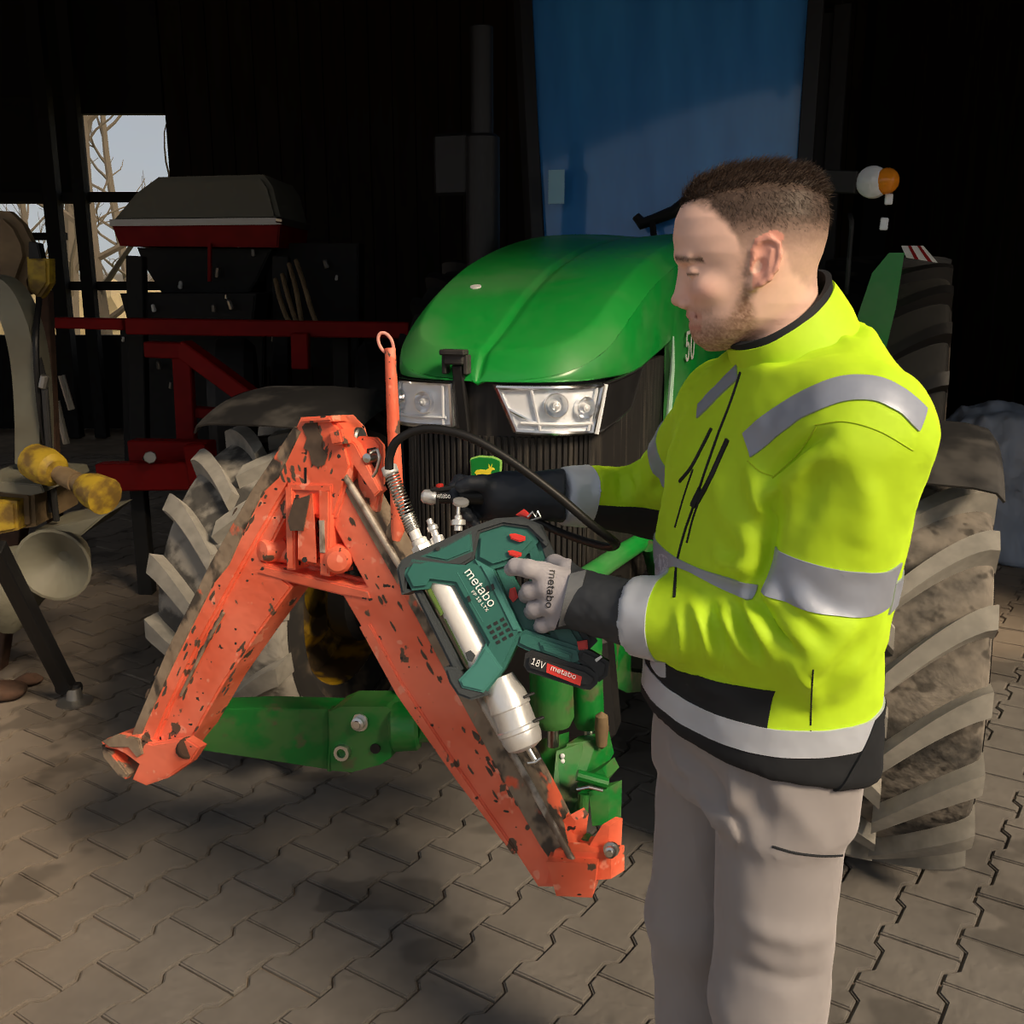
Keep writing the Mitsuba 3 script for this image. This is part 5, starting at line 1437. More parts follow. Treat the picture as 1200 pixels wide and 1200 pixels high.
for px, A, w in FOLDS:
    c = curve_on(jm, px)
    if len(c) < 3:
        continue
    v = np.asarray(jm.vertices)
    t = cKDTree(c)
    d, i = t.query(v)
    ends = np.sin(np.pi * np.clip((i + .8) / (len(c) + .6), 0, 1)) ** .6
    ok = d < 4 * w
    n = vnormals(jm)
    jm.vertices = v + n * (np.where(ok, 1.5 * A * np.exp(-(d / w) ** 2) * ends, 0))[:, None]
v = np.asarray(jm.vertices)
n = vnormals(jm)
jm.vertices = v + n * ((meshkit.fbm(v * 13, 3, 2) - .5) * .010 + (meshkit.fbm(v * 40, 2, 5) - .5) * .003)[:, None]
jm = relax(jm, 2)
jk = part(wk, 'jacket', jm, 'm_hivis', True, label='bright yellow softshell jacket')
Nv = vnormals(jm)
def jt(name, gs, m, off=.0022, label=None):
    t = tape(jm, gs, off)
    if t is not None and len(t.faces):
        return part(jk, name, t, m, 40, label)
on_torso = lambda v: sd_torso(v) - np.minimum(np.minimum(sd_caps(v, SL, EL, .088, .074), sd_caps(v, EL, CL, .075, .054)), np.minimum(sd_caps(v, SR, ER, .08, .066), sd_caps(v, ER, CR_, .064, .05)))
body_only = lambda v: -.004 - on_torso(v)
jt('waist_tape', [lambda v: v[:, 2] - .937, lambda v: .975 - v[:, 2], body_only], 'm_reflective_pale', .003, 'silver reflective band')
jt('hem_panel', [lambda v: .940 - v[:, 2]], 'm_black_cloth', .0015, 'black hem')
jt('pocket_panel', [lambda v: v[:, 2] - .968, lambda v: 1.020 + .10 * (v[:, 0] - .26) - v[:, 2], lambda v: .338 + .12 * (v[:, 2] - .99) - v[:, 0], lambda v: 1.50 - v[:, 1], body_only], 'm_black_cloth', .0018, 'black pocket panel')
jt('body_tape', [lambda v: v[:, 2] - 1.126, lambda v: 1.168 - v[:, 2], lambda v: -.012 - on_torso(v)], 'm_reflective', .0025, 'silver reflective band')
jt('side_insert', [lambda v: .972 - v[:, 2], lambda v: (v[:, 0] - .445) - (v[:, 2] - .90) * .65, lambda v: 1.52 - v[:, 1], body_only], 'm_black_cloth', .0052, 'black side insert')
along = lambda a, b: (lambda v: (v - a) @ unit(b - a) / np.linalg.norm(b - a))
upL, foL, foR, upR = along(SL, EL), along(EL, CL), along(ER, CR_), along(SR, ER)
arm_near = lambda v: .100 - np.minimum(np.linalg.norm(v - (SL + np.clip(upL(v), 0, 1)[:, None] * (EL - SL)), axis=1), 9)
jt('sleeve_tape', [lambda v: upL(v) - .55, lambda v: .76 - upL(v), arm_near, lambda v: on_torso(v) + .004], 'm_reflective', .0025, 'silver reflective band')
dl = np.linalg.norm(CL - EL)
jt('cuff_tape', [lambda v: foL(v) - (1 - .046 / dl), lambda v: .10 - np.linalg.norm(v - CL, axis=1)], 'm_reflective_pale', .0025, 'pale reflective cuff')
dr_ = np.linalg.norm(CR_ - ER)
jt('cuff_tape', [lambda v: foR(v) - (1 - .048 / dr_), lambda v: .10 - np.linalg.norm(v - CR_, axis=1)], 'm_reflective_pale', .0025, 'pale reflective cuff')
jt('sleeve_underside', [lambda v: (1 - .046 / dr_) - foR(v), lambda v: foR(v) + .15, lambda v: (ER + np.clip(foR(v), -.2, 1)[:, None] * (CR_ - ER))[:, 2] - .004 - v[:, 2], lambda v: .095 - np.linalg.norm(v - (ER + np.clip(foR(v), -.2, 1)[:, None] * (CR_ - ER)), axis=1), lambda v: on_torso(v) - .0], 'm_black_cloth', .002, 'black sleeve underside')
jt('upper_sleeve_tape', [lambda v: upR(v) - .40, lambda v: .54 - upR(v), lambda v: .10 - np.linalg.norm(v - (SR + np.clip(upR(v), 0, 1)[:, None] * (ER - SR)), axis=1), lambda v: on_torso(v) + .004], 'm_reflective', .0025)
def strip(name, px, w, m, off=.002, label=None, n=8):
    c = curve_on(jm, px, n)
    if len(c) < 2:
        return
    f = dist_to(c)
    a, b = c[0], c[-1]
    ea, eb = unit(c[min(2, len(c) - 1)] - c[0]), unit(c[-1] - c[max(-3, -len(c))])
    return jt(name, [lambda v: w - f(v), lambda v: np.where(np.linalg.norm(v - a, axis=1) < w * 1.5, (v - a) @ ea, 1), lambda v: np.where(np.linalg.norm(v - b, axis=1) < w * 1.5, (b - v) @ eb, 1)], m, off, label)
strip('shoulder_tape', ((876, 522), (905, 498), (940, 474), (985, 456), (1025, 455), (1058, 470), (1082, 492)), .0185, 'm_reflective', .0025, 'silver reflective shoulder band')
strip('shoulder_tape', ((818, 482), (838, 462), (864, 436)), .013, 'm_reflective', .0025, 'silver reflective shoulder band')
def cord(name, px, r, m, label=None, lift=.0005):
    c = curve_on(jm, px, 10)
    if len(c) < 3:
        return
    toward = V(0, 0, HC) - c
    toward /= np.linalg.norm(toward, axis=1, keepdims=True)
    return part(jk, name, tube(c + toward * lift, r, 6), m, 40, label)
cord('zip', ((868, 436), (856, 472), (842, 508), (828, 548), (814, 590), (802, 625), (793, 662), (790, 700)), .0022, 'm_black_cloth', 'black front zip')
cord('pocket_zip', ((853, 515), (842, 540), (830, 566), (818, 588)), .0042, 'm_black_cloth', 'black pocket zip')
cord('pocket_zip', ((820, 585), (812, 608), (805, 636)), .0018, 'm_black_cloth')
cord('pocket_zip', ((834, 502), (822, 526), (810, 548), (797, 564)), .0030, 'm_black_cloth', 'black pocket zip')
cord('pocket_zip', ((812, 550), (802, 580), (791, 618)), .0016, 'm_black_cloth')
cord('zip_puller', ((822, 574), (817, 584), (813, 592)), .0060, 'm_black_cloth')
cord('seam', ((953, 785), (951, 815), (950, 850)), .0010, 'm_black_cloth')
cord('seam', ((950, 856), (952, 880), (955, 905)), .0010, 'm_black_cloth')
mat('m_hivis_seam', (0.36, 0.52, 0.008), 0.8)
cord('seam', ((876, 540), (890, 552), (905, 558)), .0009, 'm_hivis_seam')
cord('seam', ((955, 498), (990, 494), (1030, 505), (1070, 528)), .0010, 'm_hivis_seam')
cord('seam', ((905, 560), (935, 532), (957, 500)), .0012, 'm_hivis_seam')

# stand-up collar with its black lining
def ring(F, B, N, n=56):
    c = (F + B) / 2
    e1, e2 = (F - B) / 2, N - c
    a = np.arange(n) * 2 * math.pi / n
    return c + np.cos(a)[:, None] * e1 + np.sin(a)[:, None] * e2
R0 = ring(at(862, 442, 1.46), at(1018, 398, 1.40), at(945, 448, 1.315))
R1 = ring(at(855, 420, 1.45), at(1000, 362, 1.40), at(930, 425, 1.325))
R2 = ring(at(849, 398, 1.44), at(978, 334, 1.40), at(910, 398, 1.335))
Rm = (R0 * .25 + R1 * .75)
cm = grid_mesh(np.stack([R0, R0 * .5 + R1 * .5, R1, R1 * .5 + R2 * .5, R2], 0), False, True)
cc_ = np.mean(R1, 0)
def outw(m, c):
    nn = np.asarray(m.face_normals); cen = np.asarray(m.triangles_center) - c
    if (nn * cen).sum(1).mean() < 0:
        m.invert()
    return m
cm = outw(cm, cc_)
cm = thick(cm, .009)
cm = tf(cm, np.eye(4))
cm.vertices = np.asarray(cm.vertices) + (meshkit.fbm(np.asarray(cm.vertices) * 30, 3)[:, None] - .5) * .006
part(jk, 'collar', cm, 'm_hivis', 50, 'yellow stand-up collar')
R3 = ring(at(846, 391, 1.44), at(975, 326, 1.40), at(905, 391, 1.340))
lm = outw(grid_mesh(np.stack([R1 * .96 + cc_ * .04, R2 * .97 + np.mean(R2, 0) * .03, R3], 0), False, True), cc_)
part(jk, 'collar_lining', thick(lm, .008), 'm_black_cloth', 50, 'black collar lining')

# trousers
PC = V(.368, 1.44, .93)
HL, HR = PC + LW * .085 + V(0, 0, -.03), PC - LW * .085 + V(0, 0, -.03)
KL, KR = V(.385, 1.335, .50), V(.315, 1.535, .50)
AL, AR_ = V(.415, 1.35, .09), V(.345, 1.57, .09)
def sd_trousers(P):
    d = sd_ell(P, PC + V(0, 0, .0), (.19, .19, .13))
    z = P[..., 2]
    dx, dy = P[..., 0] - PC[0], P[..., 1] - PC[1]
    a, b = dx * LW[0] + dy * LW[1], dx * FW[0] + dy * FW[1]
    d = np.maximum((np.sqrt((a / .172) ** 2 + (b / .126) ** 2) - 1) * .126, np.maximum(z - 1.02, .80 - z))
    l1 = smin(sd_caps(P, HL, KL, .098, .082), sd_caps(P, KL, AL, .082, .076), .03)
    l2_ = smin(sd_caps(P, HR, KR, .098, .082), sd_caps(P, KR, AR_, .082, .076), .03)
    d = smin(d, np.minimum(l1, l2_), .05)
    return np.maximum(d, .055 - z)
tm_ = relax(big(nets(sd_trousers, (.08, 1.15, .03), (.62, 1.76, 1.06), .009)), 5)
TF = [(((786, 870), (800, 900), (830, 950), (850, 990)), .008, .012), (((790, 905), (815, 930), (838, 950)), -.008, .010), (((800, 880), (830, 910), (858, 960), (868, 1000)), -.010, .012), (((860, 895), (862, 940), (862, 985)), .010, .012),
      (((884, 900), (890, 940), (900, 990)), -.006, .014), (((905, 912), (930, 950), (960, 985)), .006, .02), (((820, 945), (850, 960), (870, 1000)), .007, .010), (((1020, 910), (1030, 940), (1022, 980)), .006, .012), (((870, 1080), (930, 1100), (1000, 1090)), .006, .015), (((860, 1130), (930, 1150), (1000, 1130)), -.006, .014)]
for px, A, w in TF:
    c = curve_on(tm_, px)
    if len(c) < 3:
        continue
    v = np.asarray(tm_.vertices); d, i = cKDTree(c).query(v)
    ends = np.sin(np.pi * np.clip((i + .8) / (len(c) + .6), 0, 1)) ** .6
    tm_.vertices = v + vnormals(tm_) * (np.where(d < 4 * w, 1.4 * A * np.exp(-(d / w) ** 2) * ends, 0))[:, None]
v = np.asarray(tm_.vertices)
tm_.vertices = v + vnormals(tm_) * ((meshkit.fbm(v * [12, 12, 7], 3, 9) - .5) * .016 * np.clip((.89 - v[:, 2]) / .05, 0, 1))[:, None]
trk = part(wk, 'trousers', relax(tm_, 2), 'm_trousers', True, label='grey work trousers')
tm2 = tm_
c = curve_on(tm2, ((905, 992), (935, 1000), (975, 1003), (1025, 998)), 8)
if len(c) > 2:
    part(trk, 'pocket_seam', tube(c, .002, 6), 'm_black_cloth', 40)
for A_, D_n in ((AL, 1), (AR_, -1)):
    toe = A_ + FW * .20
    f = lambda P: np.maximum(smin(smin(sd_caps(P, A_ + V(0, 0, .10), A_ + V(0, 0, -.03), .055, .05), sd_caps(P, A_ + V(0, 0, -.045), toe + V(0, 0, -.05), .05, .042), .03), sd_caps(P, A_ - FW * .03 + V(0, 0, -.05), A_ + V(0, 0, -.05), .045, .045), .02), .012 - P[..., 2])
    lo = np.minimum(A_, toe) - .09; hi = np.maximum(A_, toe) + .09; lo[2], hi[2] = -.02, .26
    bk_ = part(wk, 'boot', relax(big(nets(f, lo, hi, .007)), 4), 'm_boot', True, label='dark work boot')
    sole = nets(lambda P: np.maximum(np.maximum(smin(sd_caps(P, A_ * [1, 1, 0] - FW * .03 + V(0, 0, .012), A_ * [1, 1, 0] + V(0, 0, .012), .05, .05), sd_caps(P, A_ * [1, 1, 0] + V(0, 0, .012), toe * [1, 1, 0] + V(0, 0, .012), .048, .046), .02), P[..., 2] - .022), .001 - P[..., 2]), lo, np.r_[hi[:2], .06], .006)
    part(bk_, 'sole', sole, 'm_black', 40)

# ------------------------------------------------------------------ head and neck
HS = 1.42 / FPX
HO = at(880, 312, 1.415)
hf, hl, hu = unit(V(-.996, .08, 0)), unit(V(-.08, -.996, 0)), V(0, 0, 1)
HRt = np.stack([hf, hl, hu], 1)
pf = lambda x: -(x - 880) * HS
pu = lambda y: (312 - y) * HS
PR = np.array([[404, 836, 862, .020], [398, 823, 872, .038], [390, 817, 884, .050], [380, 814, 902, .059], [368, 811, 922, .066], [352, 810, 938, .070], [332, 808, 946, .074], [312, 803, 952, .077], [298, 794, 957, .0785], [280, 791, 961, .0785],
               [260, 793, 962, .0765], [246, 799, 960, .072], [234, 809, 955, .065], [224, 824, 946, .054], [216, 846, 932, .036], [211, 875, 912, .012]])
pU = pu(PR[:, 0]); pF, pB, pW = pf(PR[:, 1]), pf(PR[:, 2]), PR[:, 3]
def sd_head(Pw):
    P = (Pw - HO) @ HRt
    f, l, u = P[..., 0], P[..., 1], P[..., 2]
    uu = np.clip(u, pU[0], pU[-1])
    F, B, W = np.interp(uu, pU, pF), np.interp(uu, pU, pB), np.interp(uu, pU, pW)
    c, h = (F + B) / 2, (F - B) / 2
    t = (f - c) / h
    We = W * (1 - .16 * np.clip(t, -1, 1.2) - .05 * np.clip(t, -1, 1.2) ** 2)
    q = (np.abs(t) ** 2.3 + np.abs(l / We) ** 2.3) ** (1 / 2.3)
    d = (q - 1) * np.minimum(h, We)
    d = np.maximum(d, np.maximum(u - pU[-1] - .001, pU[0] - u))
    al = np.abs(l)
    Q = np.stack([f, al, u], -1)
    pt = lambda x, l_, y: (pf(x), l_, pu(y))
    d = smin(d, sd_ell(P, pt(842, 0, 392), (.024, .026, .016)), .014)                       # chin
    d = smin(d, sd_ell(Q, pt(834, .038, 338), (.024, .022, .018)), .018)                     # cheek
    d = smin(d, sd_caps(Q, pt(801, .012, 303), pt(808, .038, 306), .0070, .0055), .010)       # brow ridge
    d = smax(d, -sd_ell(Q, pt(801, .032, 318), (.014, .015, .008)), .008)                    # eye socket
    d = smin(d, sd_ell(Q, pt(814, .031, 318), (.0104, .0135, .0092)), .004)                  # lids over the eye
    d = smin(d, sd_caps(P, pt(806, 0, 312), pt(803, 0, 345), .0075, .0105), .010)            # nose
    d = smin(d, sd_ell(P, pt(801, 0, 350), (.0115, .0105, .0085)), .006)                     # tip
    d = smin(d, sd_ell(Q, pt(808, .0115, 355), (.010, .0070, .0065)), .005)                  # wings
    d = smax(d, -sd_ell(Q, pt(804, .0075, 361), (.006, .0036, .004)), .002)                  # nostrils
    d = smin(d, sd_ell(P, pt(817, 0, 367), (.0085, .021, .0052)), .005)                      # lips
    d = smin(d, sd_ell(P, pt(821, 0, 380), (.0085, .019, .0060)), .005)
    d = smax(d, -sd_caps(Q, pt(808, 0, 373.5), pt(828, .026, 369), .0034, .0024), .003)       # mouth line
    d = smax(d, -sd_caps(Q, pt(811, .020, 360), pt(829, .030, 372), .0022, .0018), .008)     # smile fold
    d = smin(d, sd_caps(P, (pf(909), 0, pu(352)), (pf(934), 0, pu(440)), .056, .062), .022)  # neck
    d = smin(d, sd_caps(P, (pf(890), 0, pu(385)), (pf(920), 0, pu(430)), .030, .045), .020)
    # ear
    tilt = .22
    ce, se = math.cos(tilt), math.sin(tilt)
    ef, eu, eo = f - pf(882), u - pu(310), al - .0745
    e1, e2 = ef * ce + eu * se, -ef * se + eu * ce
    eo2 = eo + e1 * .38
    E = np.stack([e1, eo2, e2], -1)
    ear = sd_ell(E, (-.001, .004, .004), (.0165, .0065, .0285))
    ear = smin(ear, sd_ell(E, (.004, .002, -.026), (.008, .005, .010)), .006)
    hx = [(.010, -.002), (.015, .012), (.012, .025), (.001, .032), (-.011, .028), (-.0165, .015), (-.0165, -.002), (-.012, -.016), (-.004, -.026)]
    for a, b in zip(hx[:-1], hx[1:]):
        ear = smin(ear, sd_caps(E, (a[0], .0095, a[1]), (b[0], .0095, b[1]), .0036), .003)
    ear = smin(ear, sd_caps(E, (-.006, .009, .018), (-.009, .008, -.010), .0032), .004)
    ear = smin(ear, sd_caps(E, (.013, .007, -.002), (.012, .006, -.010), .0045), .004)
    ear = smax(ear, -sd_ell(E, (.003, .011, -.004), (.0075, .0080, .011)), .004)
    ear = smax(ear, -sd_ell(E, (.004, .0125, .016), (.006, .0055, .009)), .004)
    return smin(d, ear, .005)
hm = big(nets(sd_head, HO - V(.13, .13, .17), HO + V(.13, .13, .145), .0024))
hm = relax(hm, 3)
hv = (np.asarray(hm.vertices) - HO) @ HRt
X_px, Y_px = 880 - hv[:, 0] / HS, 312 - hv[:, 2] / HS        # head-bound coordinates in the profile
sst = lambda a, b, x: (lambda t: t * t * (3 - 2 * t))(np.clip((x - a) / (b - a), 0, 1))
def hairline(x):
    """height of the lower edge of the hair along the profile"""
    return np.interp(x, [780, 796, 812, 828, 840, 852, 862, 870, 884, 898, 908, 918, 932, 945, 970], [244, 244, 246, 254, 268, 282, 304, 306, 288, 290, 306, 326, 336, 340, 340])
nz = meshkit.fbm(hv * 60, 4, 1)
nf = meshkit.fbm(hv * 380, 2, 3)
col = np.tile(V(.80, .53, .44), (len(hv), 1)) * (1 + (nz[:, None] - .5) * .16)
mixc = lambda c, t, w: c * (1 - w[:, None]) + np.asarray(t) * w[:, None]
is_ear = np.abs(hv[:, 1]) > .0795 + .0 * hv[:, 0]
is_ear &= (np.abs(X_px - 882) < 26) & (np.abs(Y_px - 310) < 34)
blush = np.exp(-((X_px - 822) / 16) ** 2 - ((Y_px - 342) / 14) ** 2)
col = mixc(col, (.66, .30, .24), blush * .45)
col = mixc(col, (.62, .33, .26), np.exp(-((X_px - 797) / 9) ** 2 - ((Y_px - 350) / 10) ** 2) * .5)
hl_ = hairline(X_px)
fade = sst(5, -12, Y_px - hl_ + (nz - .5) * 14) * (.26 + .74 * sst(312, 248, Y_px))
fade = np.clip(fade * (.84 + .36 * nf), 0, 1) ** .8
col = mixc(col, (.042, .026, .018), fade * .985)
jaw_lo = np.interp(X_px, [805, 815, 835, 850, 868, 880, 892], [362, 364, 360, 356, 330, 352, 372])
beard = sst(-4, 26, Y_px - jaw_lo) * sst(896, 872, X_px) * (Y_px < 418)
side_b = np.exp(-((X_px - 866) / 9) ** 2) * sst(290, 310, Y_px) * sst(380, 340, Y_px)
bw = np.clip((beard * .62 + side_b * .4) * (.35 + 1.3 * nf), 0, .85)
col = mixc(col, (.17, .085, .042), bw)
must = np.exp(-((Y_px - 361) / 5) ** 2) * (X_px < 834) * (X_px > 806)
col = mixc(col, (.20, .10, .055), must * (.3 + .8 * nf) * .4)
lips = (np.exp(-((Y_px - 367) / 4.5) ** 2) + np.exp(-((Y_px - 380) / 5) ** 2)) * (X_px < 824)
col = mixc(col, (.50, .20, .16), np.clip(lips, 0, 1) * .6)
brow_y = 303 + np.clip(np.abs(hv[:, 1]) - .012, 0, 1) * 60
brow = np.exp(-((Y_px - brow_y) / 3.2) ** 2) * (np.abs(hv[:, 1]) < .052) * (np.abs(hv[:, 1]) > .010) * (X_px < 836)
col = mixc(col, (.055, .032, .02), np.clip(brow * (.5 + .9 * nf), 0, .9))
lash = np.exp(-((Y_px - 321) / 1.6) ** 2) * (np.abs(np.abs(hv[:, 1]) - .031) < .015) * (X_px < 818)
col = mixc(col, (.05, .03, .025), np.clip(lash, 0, 1) * .8)
ew = is_ear.astype(float)
col = mixc(col, (.66, .27, .21), ew * .65)
bod = part(wk, 'body', hm, 'm_skin', True, label='head and neck, looking down to the tool', color=np.clip(col, 0, 1))
for s in (-1, 1):
    e0 = HO + HRt @ V(pf(814), s * .031, pu(320.5))
    ey = trimesh.creation.icosphere(3, .0080); ey.apply_translation(e0)
    part(bod, 'eye', ey, 'm_eye', True)
tth = tf(trimesh.creation.icosphere(3, 1.0), np.diag([.019, .007, .0036, 1.0])); tth.apply_transform(np.r_[np.c_[np.stack([hl, hf, hu], 1), HO + HRt @ V(pf(820), 0, pu(372))], [[0, 0, 0, 1]]])
part(bod, 'teeth', fixn(tth), 'm_teeth', True)
# hair: a cap on top and single strands
def cap_off(v):
    P = (v - HO) @ HRt
    x, y = 880 - P[:, 0] / HS, 312 - P[:, 2] / HS
    return x, y
top_line = lambda x: np.interp(x, [780, 800, 830, 870, 910, 945, 975], [248, 247, 238, 229, 229, 236, 246])
gx_, gy_ = cap_off(np.asarray(hm.vertices))
gcap = top_line(gx_) - gy_ + (meshkit.fbm(np.asarray(hm.vertices) * 150, 2, 4) - .5) * 12
cap = clip(hm, gcap)
nn = vnormals(cap)
cx, cy = cap_off(np.asarray(cap.vertices))
lift_ = .0150 * sst(0, 26, top_line(cx) - cy) * (.75 + .5 * meshkit.fbm(np.asarray(cap.vertices) * 70, 3, 6)) - .0012
cap.vertices = np.asarray(cap.vertices) + nn * lift_[:, None] + hf * (.006 * sst(0, 20, top_line(cx) - cy))[:, None] * (cx < 830)[:, None]
hk_ = part(wk, 'hair', cap, 'm_hair', True, label='short dark brown hair')
rs = np.random.default_rng(21)
capo = trimesh.Trimesh(cap.vertices[:len(nn)], clip(hm, gcap).faces, process=False)
pts, fi = trimesh.sample.sample_surface(capo, 5200, seed=5)
cn = vnormals(capo)[capo.faces[fi]].mean(1)
sx, sy = cap_off(pts)
def strands(p0, dirs, L, w):
    n_ = len(p0)
    view = rs.normal(size=(n_, 3)); side = np.cross(dirs[0], view); side /= np.linalg.norm(side, axis=1, keepdims=True) + 1e-9
    P = [p0]
    for d in dirs:
        P.append(P[-1] + d * (L / len(dirs))[:, None])
    vs, fs = [], []
    for k, q in enumerate(P):
        ww = w * (1 - k / len(dirs) * .85)
        vs += [q - side * ww, q + side * ww]
    m = len(P)
    vv = np.stack(vs, 1).reshape(-1, 3)
    base = np.arange(n_)[:, None] * (2 * m)
    f = []
    for k in range(m - 1):
        a = 2 * k
        f += [base + np.array([[a, a + 1, a + 3]]), base + np.array([[a, a + 3, a + 2]])]
    return trimesh.Trimesh(vv, np.vstack(f), process=False)
flow = unit(-hf * .8 + hu * .35)
fr_ = sst(830, 800, sx)[:, None]
d0 = cn * .75 + flow * .55 + rs.normal(0, .25, cn.shape) + hf * fr_ * .3
d0 /= np.linalg.norm(d0, axis=1, keepdims=True)
d1 = d0 * .6 + flow * .6 + rs.normal(0, .2, cn.shape)
d1 /= np.linalg.norm(d1, axis=1, keepdims=True)
st1 = strands(pts - cn * .002, [d0, d1], rs.uniform(.008, .018, len(pts)), .00055)
side_m = clip(hm, (hl_ - 3 - Y_px))
p2, f2 = trimesh.sample.sample_surface(side_m, 5200, seed=6)
n2 = vnormals(side_m)[side_m.faces[f2]].mean(1)
x2, y2 = cap_off(p2)
fd = sst(296, 246, y2) * sst(0, -10, y2 - hairline(x2))
keep = (rs.uniform(size=len(p2)) < (fd - .3) * 1.4) & (y2 > 222)
p2, n2, fd = p2[keep], n2[keep], fd[keep]
dd = n2 * .5 - hu * .7 - hf * .35 + rs.normal(0, .2, n2.shape)
dd /= np.linalg.norm(dd, axis=1, keepdims=True)
st2 = strands(p2, [dd], .002 + .006 * fd, .00032)
part(hk_, 'strands', cat(st1, st2), 'm_hair', False, kind='stuff')

# ------------------------------------------------------------------ gloves
def chain(P, pts, radii, k=.004):
    d = None
    for (a, b), (ra, rb) in zip(zip(pts[:-1], pts[1:]), zip(radii[:-1], radii[1:])):
        s = sd_caps(P, a, b, ra, rb)
        d = s if d is None else smin(d, s, k)
    return d
a_ = at
# near (left) hand closed round the grip, its back to the viewer
nk = dict(idx=[a_(636, 671, 1.475), a_(618, 666, 1.470), a_(604, 664, 1.480), a_(599, 667, 1.498)],
          mid=[a_(640, 688, 1.470), a_(621, 692, 1.482), a_(617, 697, 1.520), a_(628, 699, 1.548)],
          rng=[a_(645, 708, 1.472), a_(627, 713, 1.484), a_(623, 717, 1.520), a_(633, 718, 1.546)],
          pky=[a_(652, 726, 1.478), a_(636, 732, 1.488), a_(632, 735, 1.518), a_(641, 736, 1.542)])
wristN = [a_(683, 690, 1.482), a_(684, 699, 1.478), a_(685, 709, 1.478), a_(684, 718, 1.482)]
def sd_gloveN(P):
    d = None
    for (k, ch), w0 in zip(nk.items(), wristN):
        s = sd_caps(P, w0, ch[0], .0215, .0155)
        d = s if d is None else smin(d, s, .014)
    for k, ch in nk.items():
        r = .0125 if k != 'pky' else .0112
        d = smin(d, chain(P, ch, (r + .0015, r, r - .001, r - .0025)), .0035)
    th = chain(P, [a_(680, 682, 1.49), a_(664, 667, 1.505), a_(650, 660, 1.53), a_(640, 662, 1.555)], (.018, .0145, .0125, .011))
    d = smin(d, th, .008)
    d = smin(d, sd_caps(P, a_(668, 702, 1.482), a_(692, 706, 1.472), .030, .038), .016)
    g0, g1 = a_(690, 706, 1.472), a_(752, 722, 1.413)
    d = smin(d, sd_caps(P, g0, g1, .046, .049), .012)
    return np.maximum(d, (P - a_(748, 721, 1.418)) @ unit(g1 - g0))
lo = np.min([q for ch in nk.values() for q in ch] + [a_(752, 722, 1.413), a_(650, 640, 1.5)], 0) - .07
hi = np.max([q for ch in nk.values() for q in ch] + [a_(752, 722, 1.413), a_(650, 640, 1.5)], 0) + .07
gm = relax(big(nets(sd_gloveN, lo, hi, .0034)), 3)
gv = np.asarray(gm.vertices)
fld = sst(.03, .05, (gv - a_(690, 706, 1.472)) @ unit(a_(752, 722, 1.413) - a_(690, 706, 1.472)) + .04)
gm.vertices = gv + vnormals(gm) * ((meshkit.fbm(gv * 28, 3, 4) - .5) * .010 * fld)[:, None]
gk_ = part(wk, 'glove', gm, 'm_glove', True, label='dark gauntlet glove with a grey back')
GNn = vnormals(gm)
cut_a, cut_b = a_(672, 668, 1.45), a_(652, 738, 1.45)
cd = unit(cut_b - cut_a)
def left_of_strap(v):
    e = unit(np.cross(cd, V(0, 1, 0)))
    s = (v - cut_a) @ e
    return s if ((a_(620, 690, 1.47) - cut_a) @ e) > 0 else -s
nrm_y = dict(zip(map(tuple, np.round(np.asarray(gm.vertices) + GNn * .0014, 7)), -GNn[:, 1]))
def grey_back(mesh, off):
    m = trimesh.Trimesh(np.asarray(mesh.vertices) + GNn * off, mesh.faces, process=False)
    facing = GNn @ unit(V(.05, -1, .10)) + .05
    lo_ = left_of_strap(np.asarray(m.vertices)) / .02
    m = clip(m, np.minimum(facing, lo_))
    return thick(m, off)
part(gk_, 'back_panel', grey_back(gm, .0014), 'm_glove_grey', 40, 'grey glove back')
sc = hits(gm, catmull(np.array([(668, 672), (664, 690), (659, 712), (654, 738)], float), 8))
cut = lambda off, w: part(gk_, 'strap', thick(outw(grid_mesh(np.stack([sc + (V(0, 0, HC) - sc) / np.linalg.norm(V(0, 0, HC) - sc, axis=1, keepdims=True) * .008 + unit(V(1, .0, .25)) * q_ for q_ in np.linspace(0, w, 5)], 0)), np.mean(sc, 0) + V(0, .3, 0)), .003), 'm_strap', 40, 'grey strap')
cut(.004, .024)
tg = text('metabo', .011)
tv = np.asarray(tg.vertices)
p0_, p1_ = hits(gm, [(646, 668), (641, 712)])
wv = tv[:, 0].max() - tv[:, 0].min()
eN = unit(p1_ - p0_)
upv = unit(np.cross(eN, V(0, -1, 0)))
upv = upv if upv[0] > 0 else -upv
flat = p0_ + eN * ((tv[:, :1] - tv[:, 0].min()) / wv) * np.linalg.norm(p1_ - p0_) + upv * tv[:, 1:2] * .95 - upv * .002
ray = flat - V(0, 0, HC); ray /= np.linalg.norm(ray, axis=1, keepdims=True)
loc, ir, _ = gm.ray.intersects_location(np.tile(V(0, 0, HC), (len(flat), 1)), ray, multiple_hits=False)
fl = flat.copy(); fl[ir] = loc
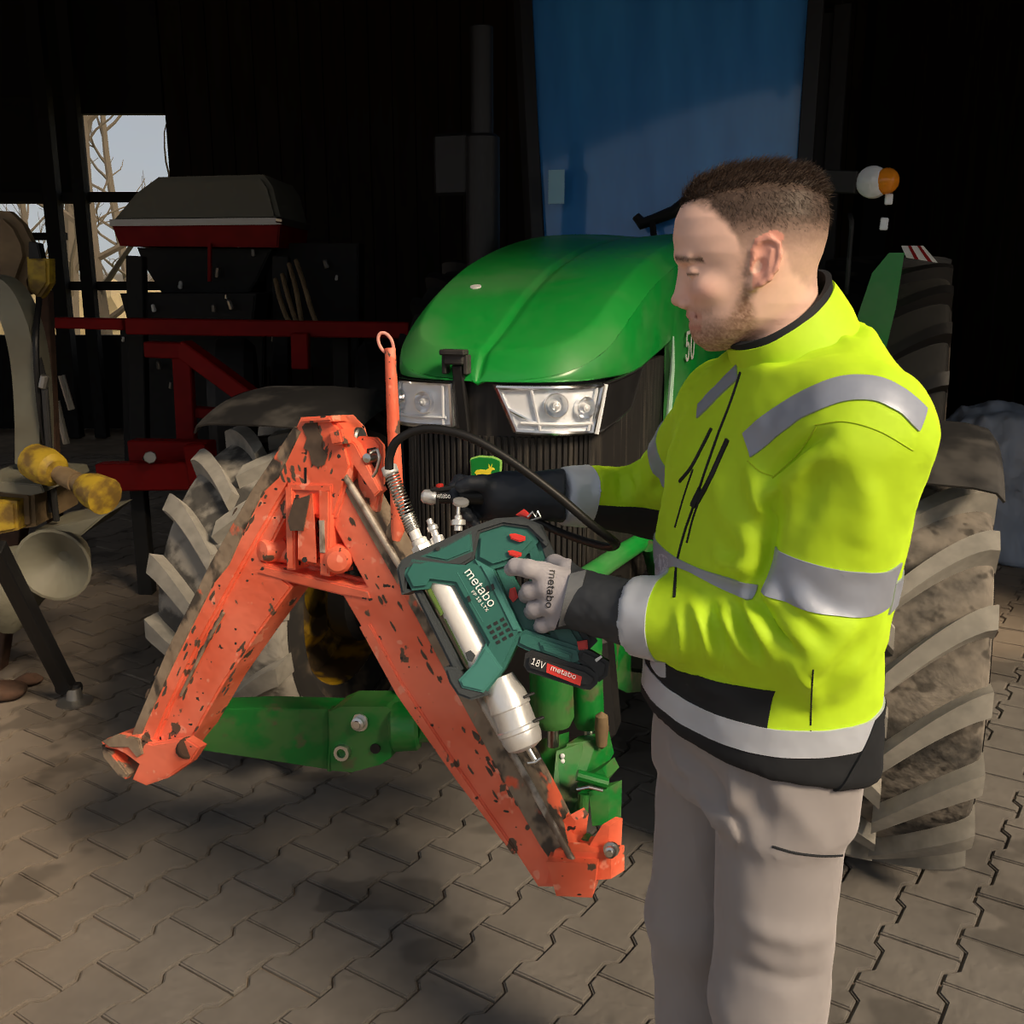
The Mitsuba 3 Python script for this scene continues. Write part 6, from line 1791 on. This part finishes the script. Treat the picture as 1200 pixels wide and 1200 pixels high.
tg.vertices = fl - ray * (.0020 + np.where(tv[:, 2] > 1e-6, .0012, 0))[:, None]
part(gk_, 'lettering', fixn(tg), 'm_gun_black', False, 'lettering')

# far (right) hand round the coupler
fk = dict(idx=[a_(556, 568, 1.78), a_(538, 564, 1.785), a_(532, 572, 1.765), a_(534, 584, 1.748)],
          mid=[a_(560, 578, 1.785), a_(542, 577, 1.79), a_(537, 586, 1.765), a_(541, 595, 1.748)],
          rng=[a_(564, 590, 1.785), a_(548, 592, 1.79), a_(544, 600, 1.766), a_(549, 606, 1.750)],
          pky=[a_(570, 600, 1.782), a_(557, 604, 1.785), a_(553, 611, 1.766), a_(558, 615, 1.752)])
wristF = [a_(590, 570, 1.765), a_(590, 578, 1.768), a_(590, 586, 1.768), a_(590, 594, 1.765)]
def sd_gloveF(P):
    d = None
    for (k, ch), w0 in zip(fk.items(), wristF):
        s = sd_caps(P, w0, ch[0], .022, .0155)
        d = s if d is None else smin(d, s, .014)
    for k, ch in fk.items():
        r = .0125 if k != 'pky' else .0112
        d = smin(d, chain(P, ch, (r + .0015, r, r - .001, r - .0025)), .0035)
    d = smin(d, chain(P, [a_(580, 575, 1.755), a_(564, 566, 1.735), a_(550, 566, 1.728), a_(540, 570, 1.728)], (.018, .0145, .0125, .011)), .008)
    g0, g1 = a_(592, 581, 1.765), a_(664, 581, 1.768)
    d = smin(d, sd_caps(P, g0, g1, .042, .047), .012)
    return np.maximum(d, P[..., 0] - a_(661, 581, 1.768)[0])
lo = np.min([q for ch in fk.values() for q in ch] + [a_(664, 581, 1.768)], 0) - .07
hi = np.max([q for ch in fk.values() for q in ch] + [a_(664, 581, 1.768)], 0) + .07
g2 = relax(big(nets(sd_gloveF, lo, hi, .0036)), 3)
gv = np.asarray(g2.vertices)
g2.vertices = gv + vnormals(g2) * ((meshkit.fbm(gv * 28, 3, 8) - .5) * .010 * sst(-.04, .0, gv[:, 0]))[:, None]
mat('m_glove_navy', (0.016, 0.021, 0.032), 0.6)
part(wk, 'glove', g2, 'm_glove_navy', True, label='dark gauntlet glove on the far hand')
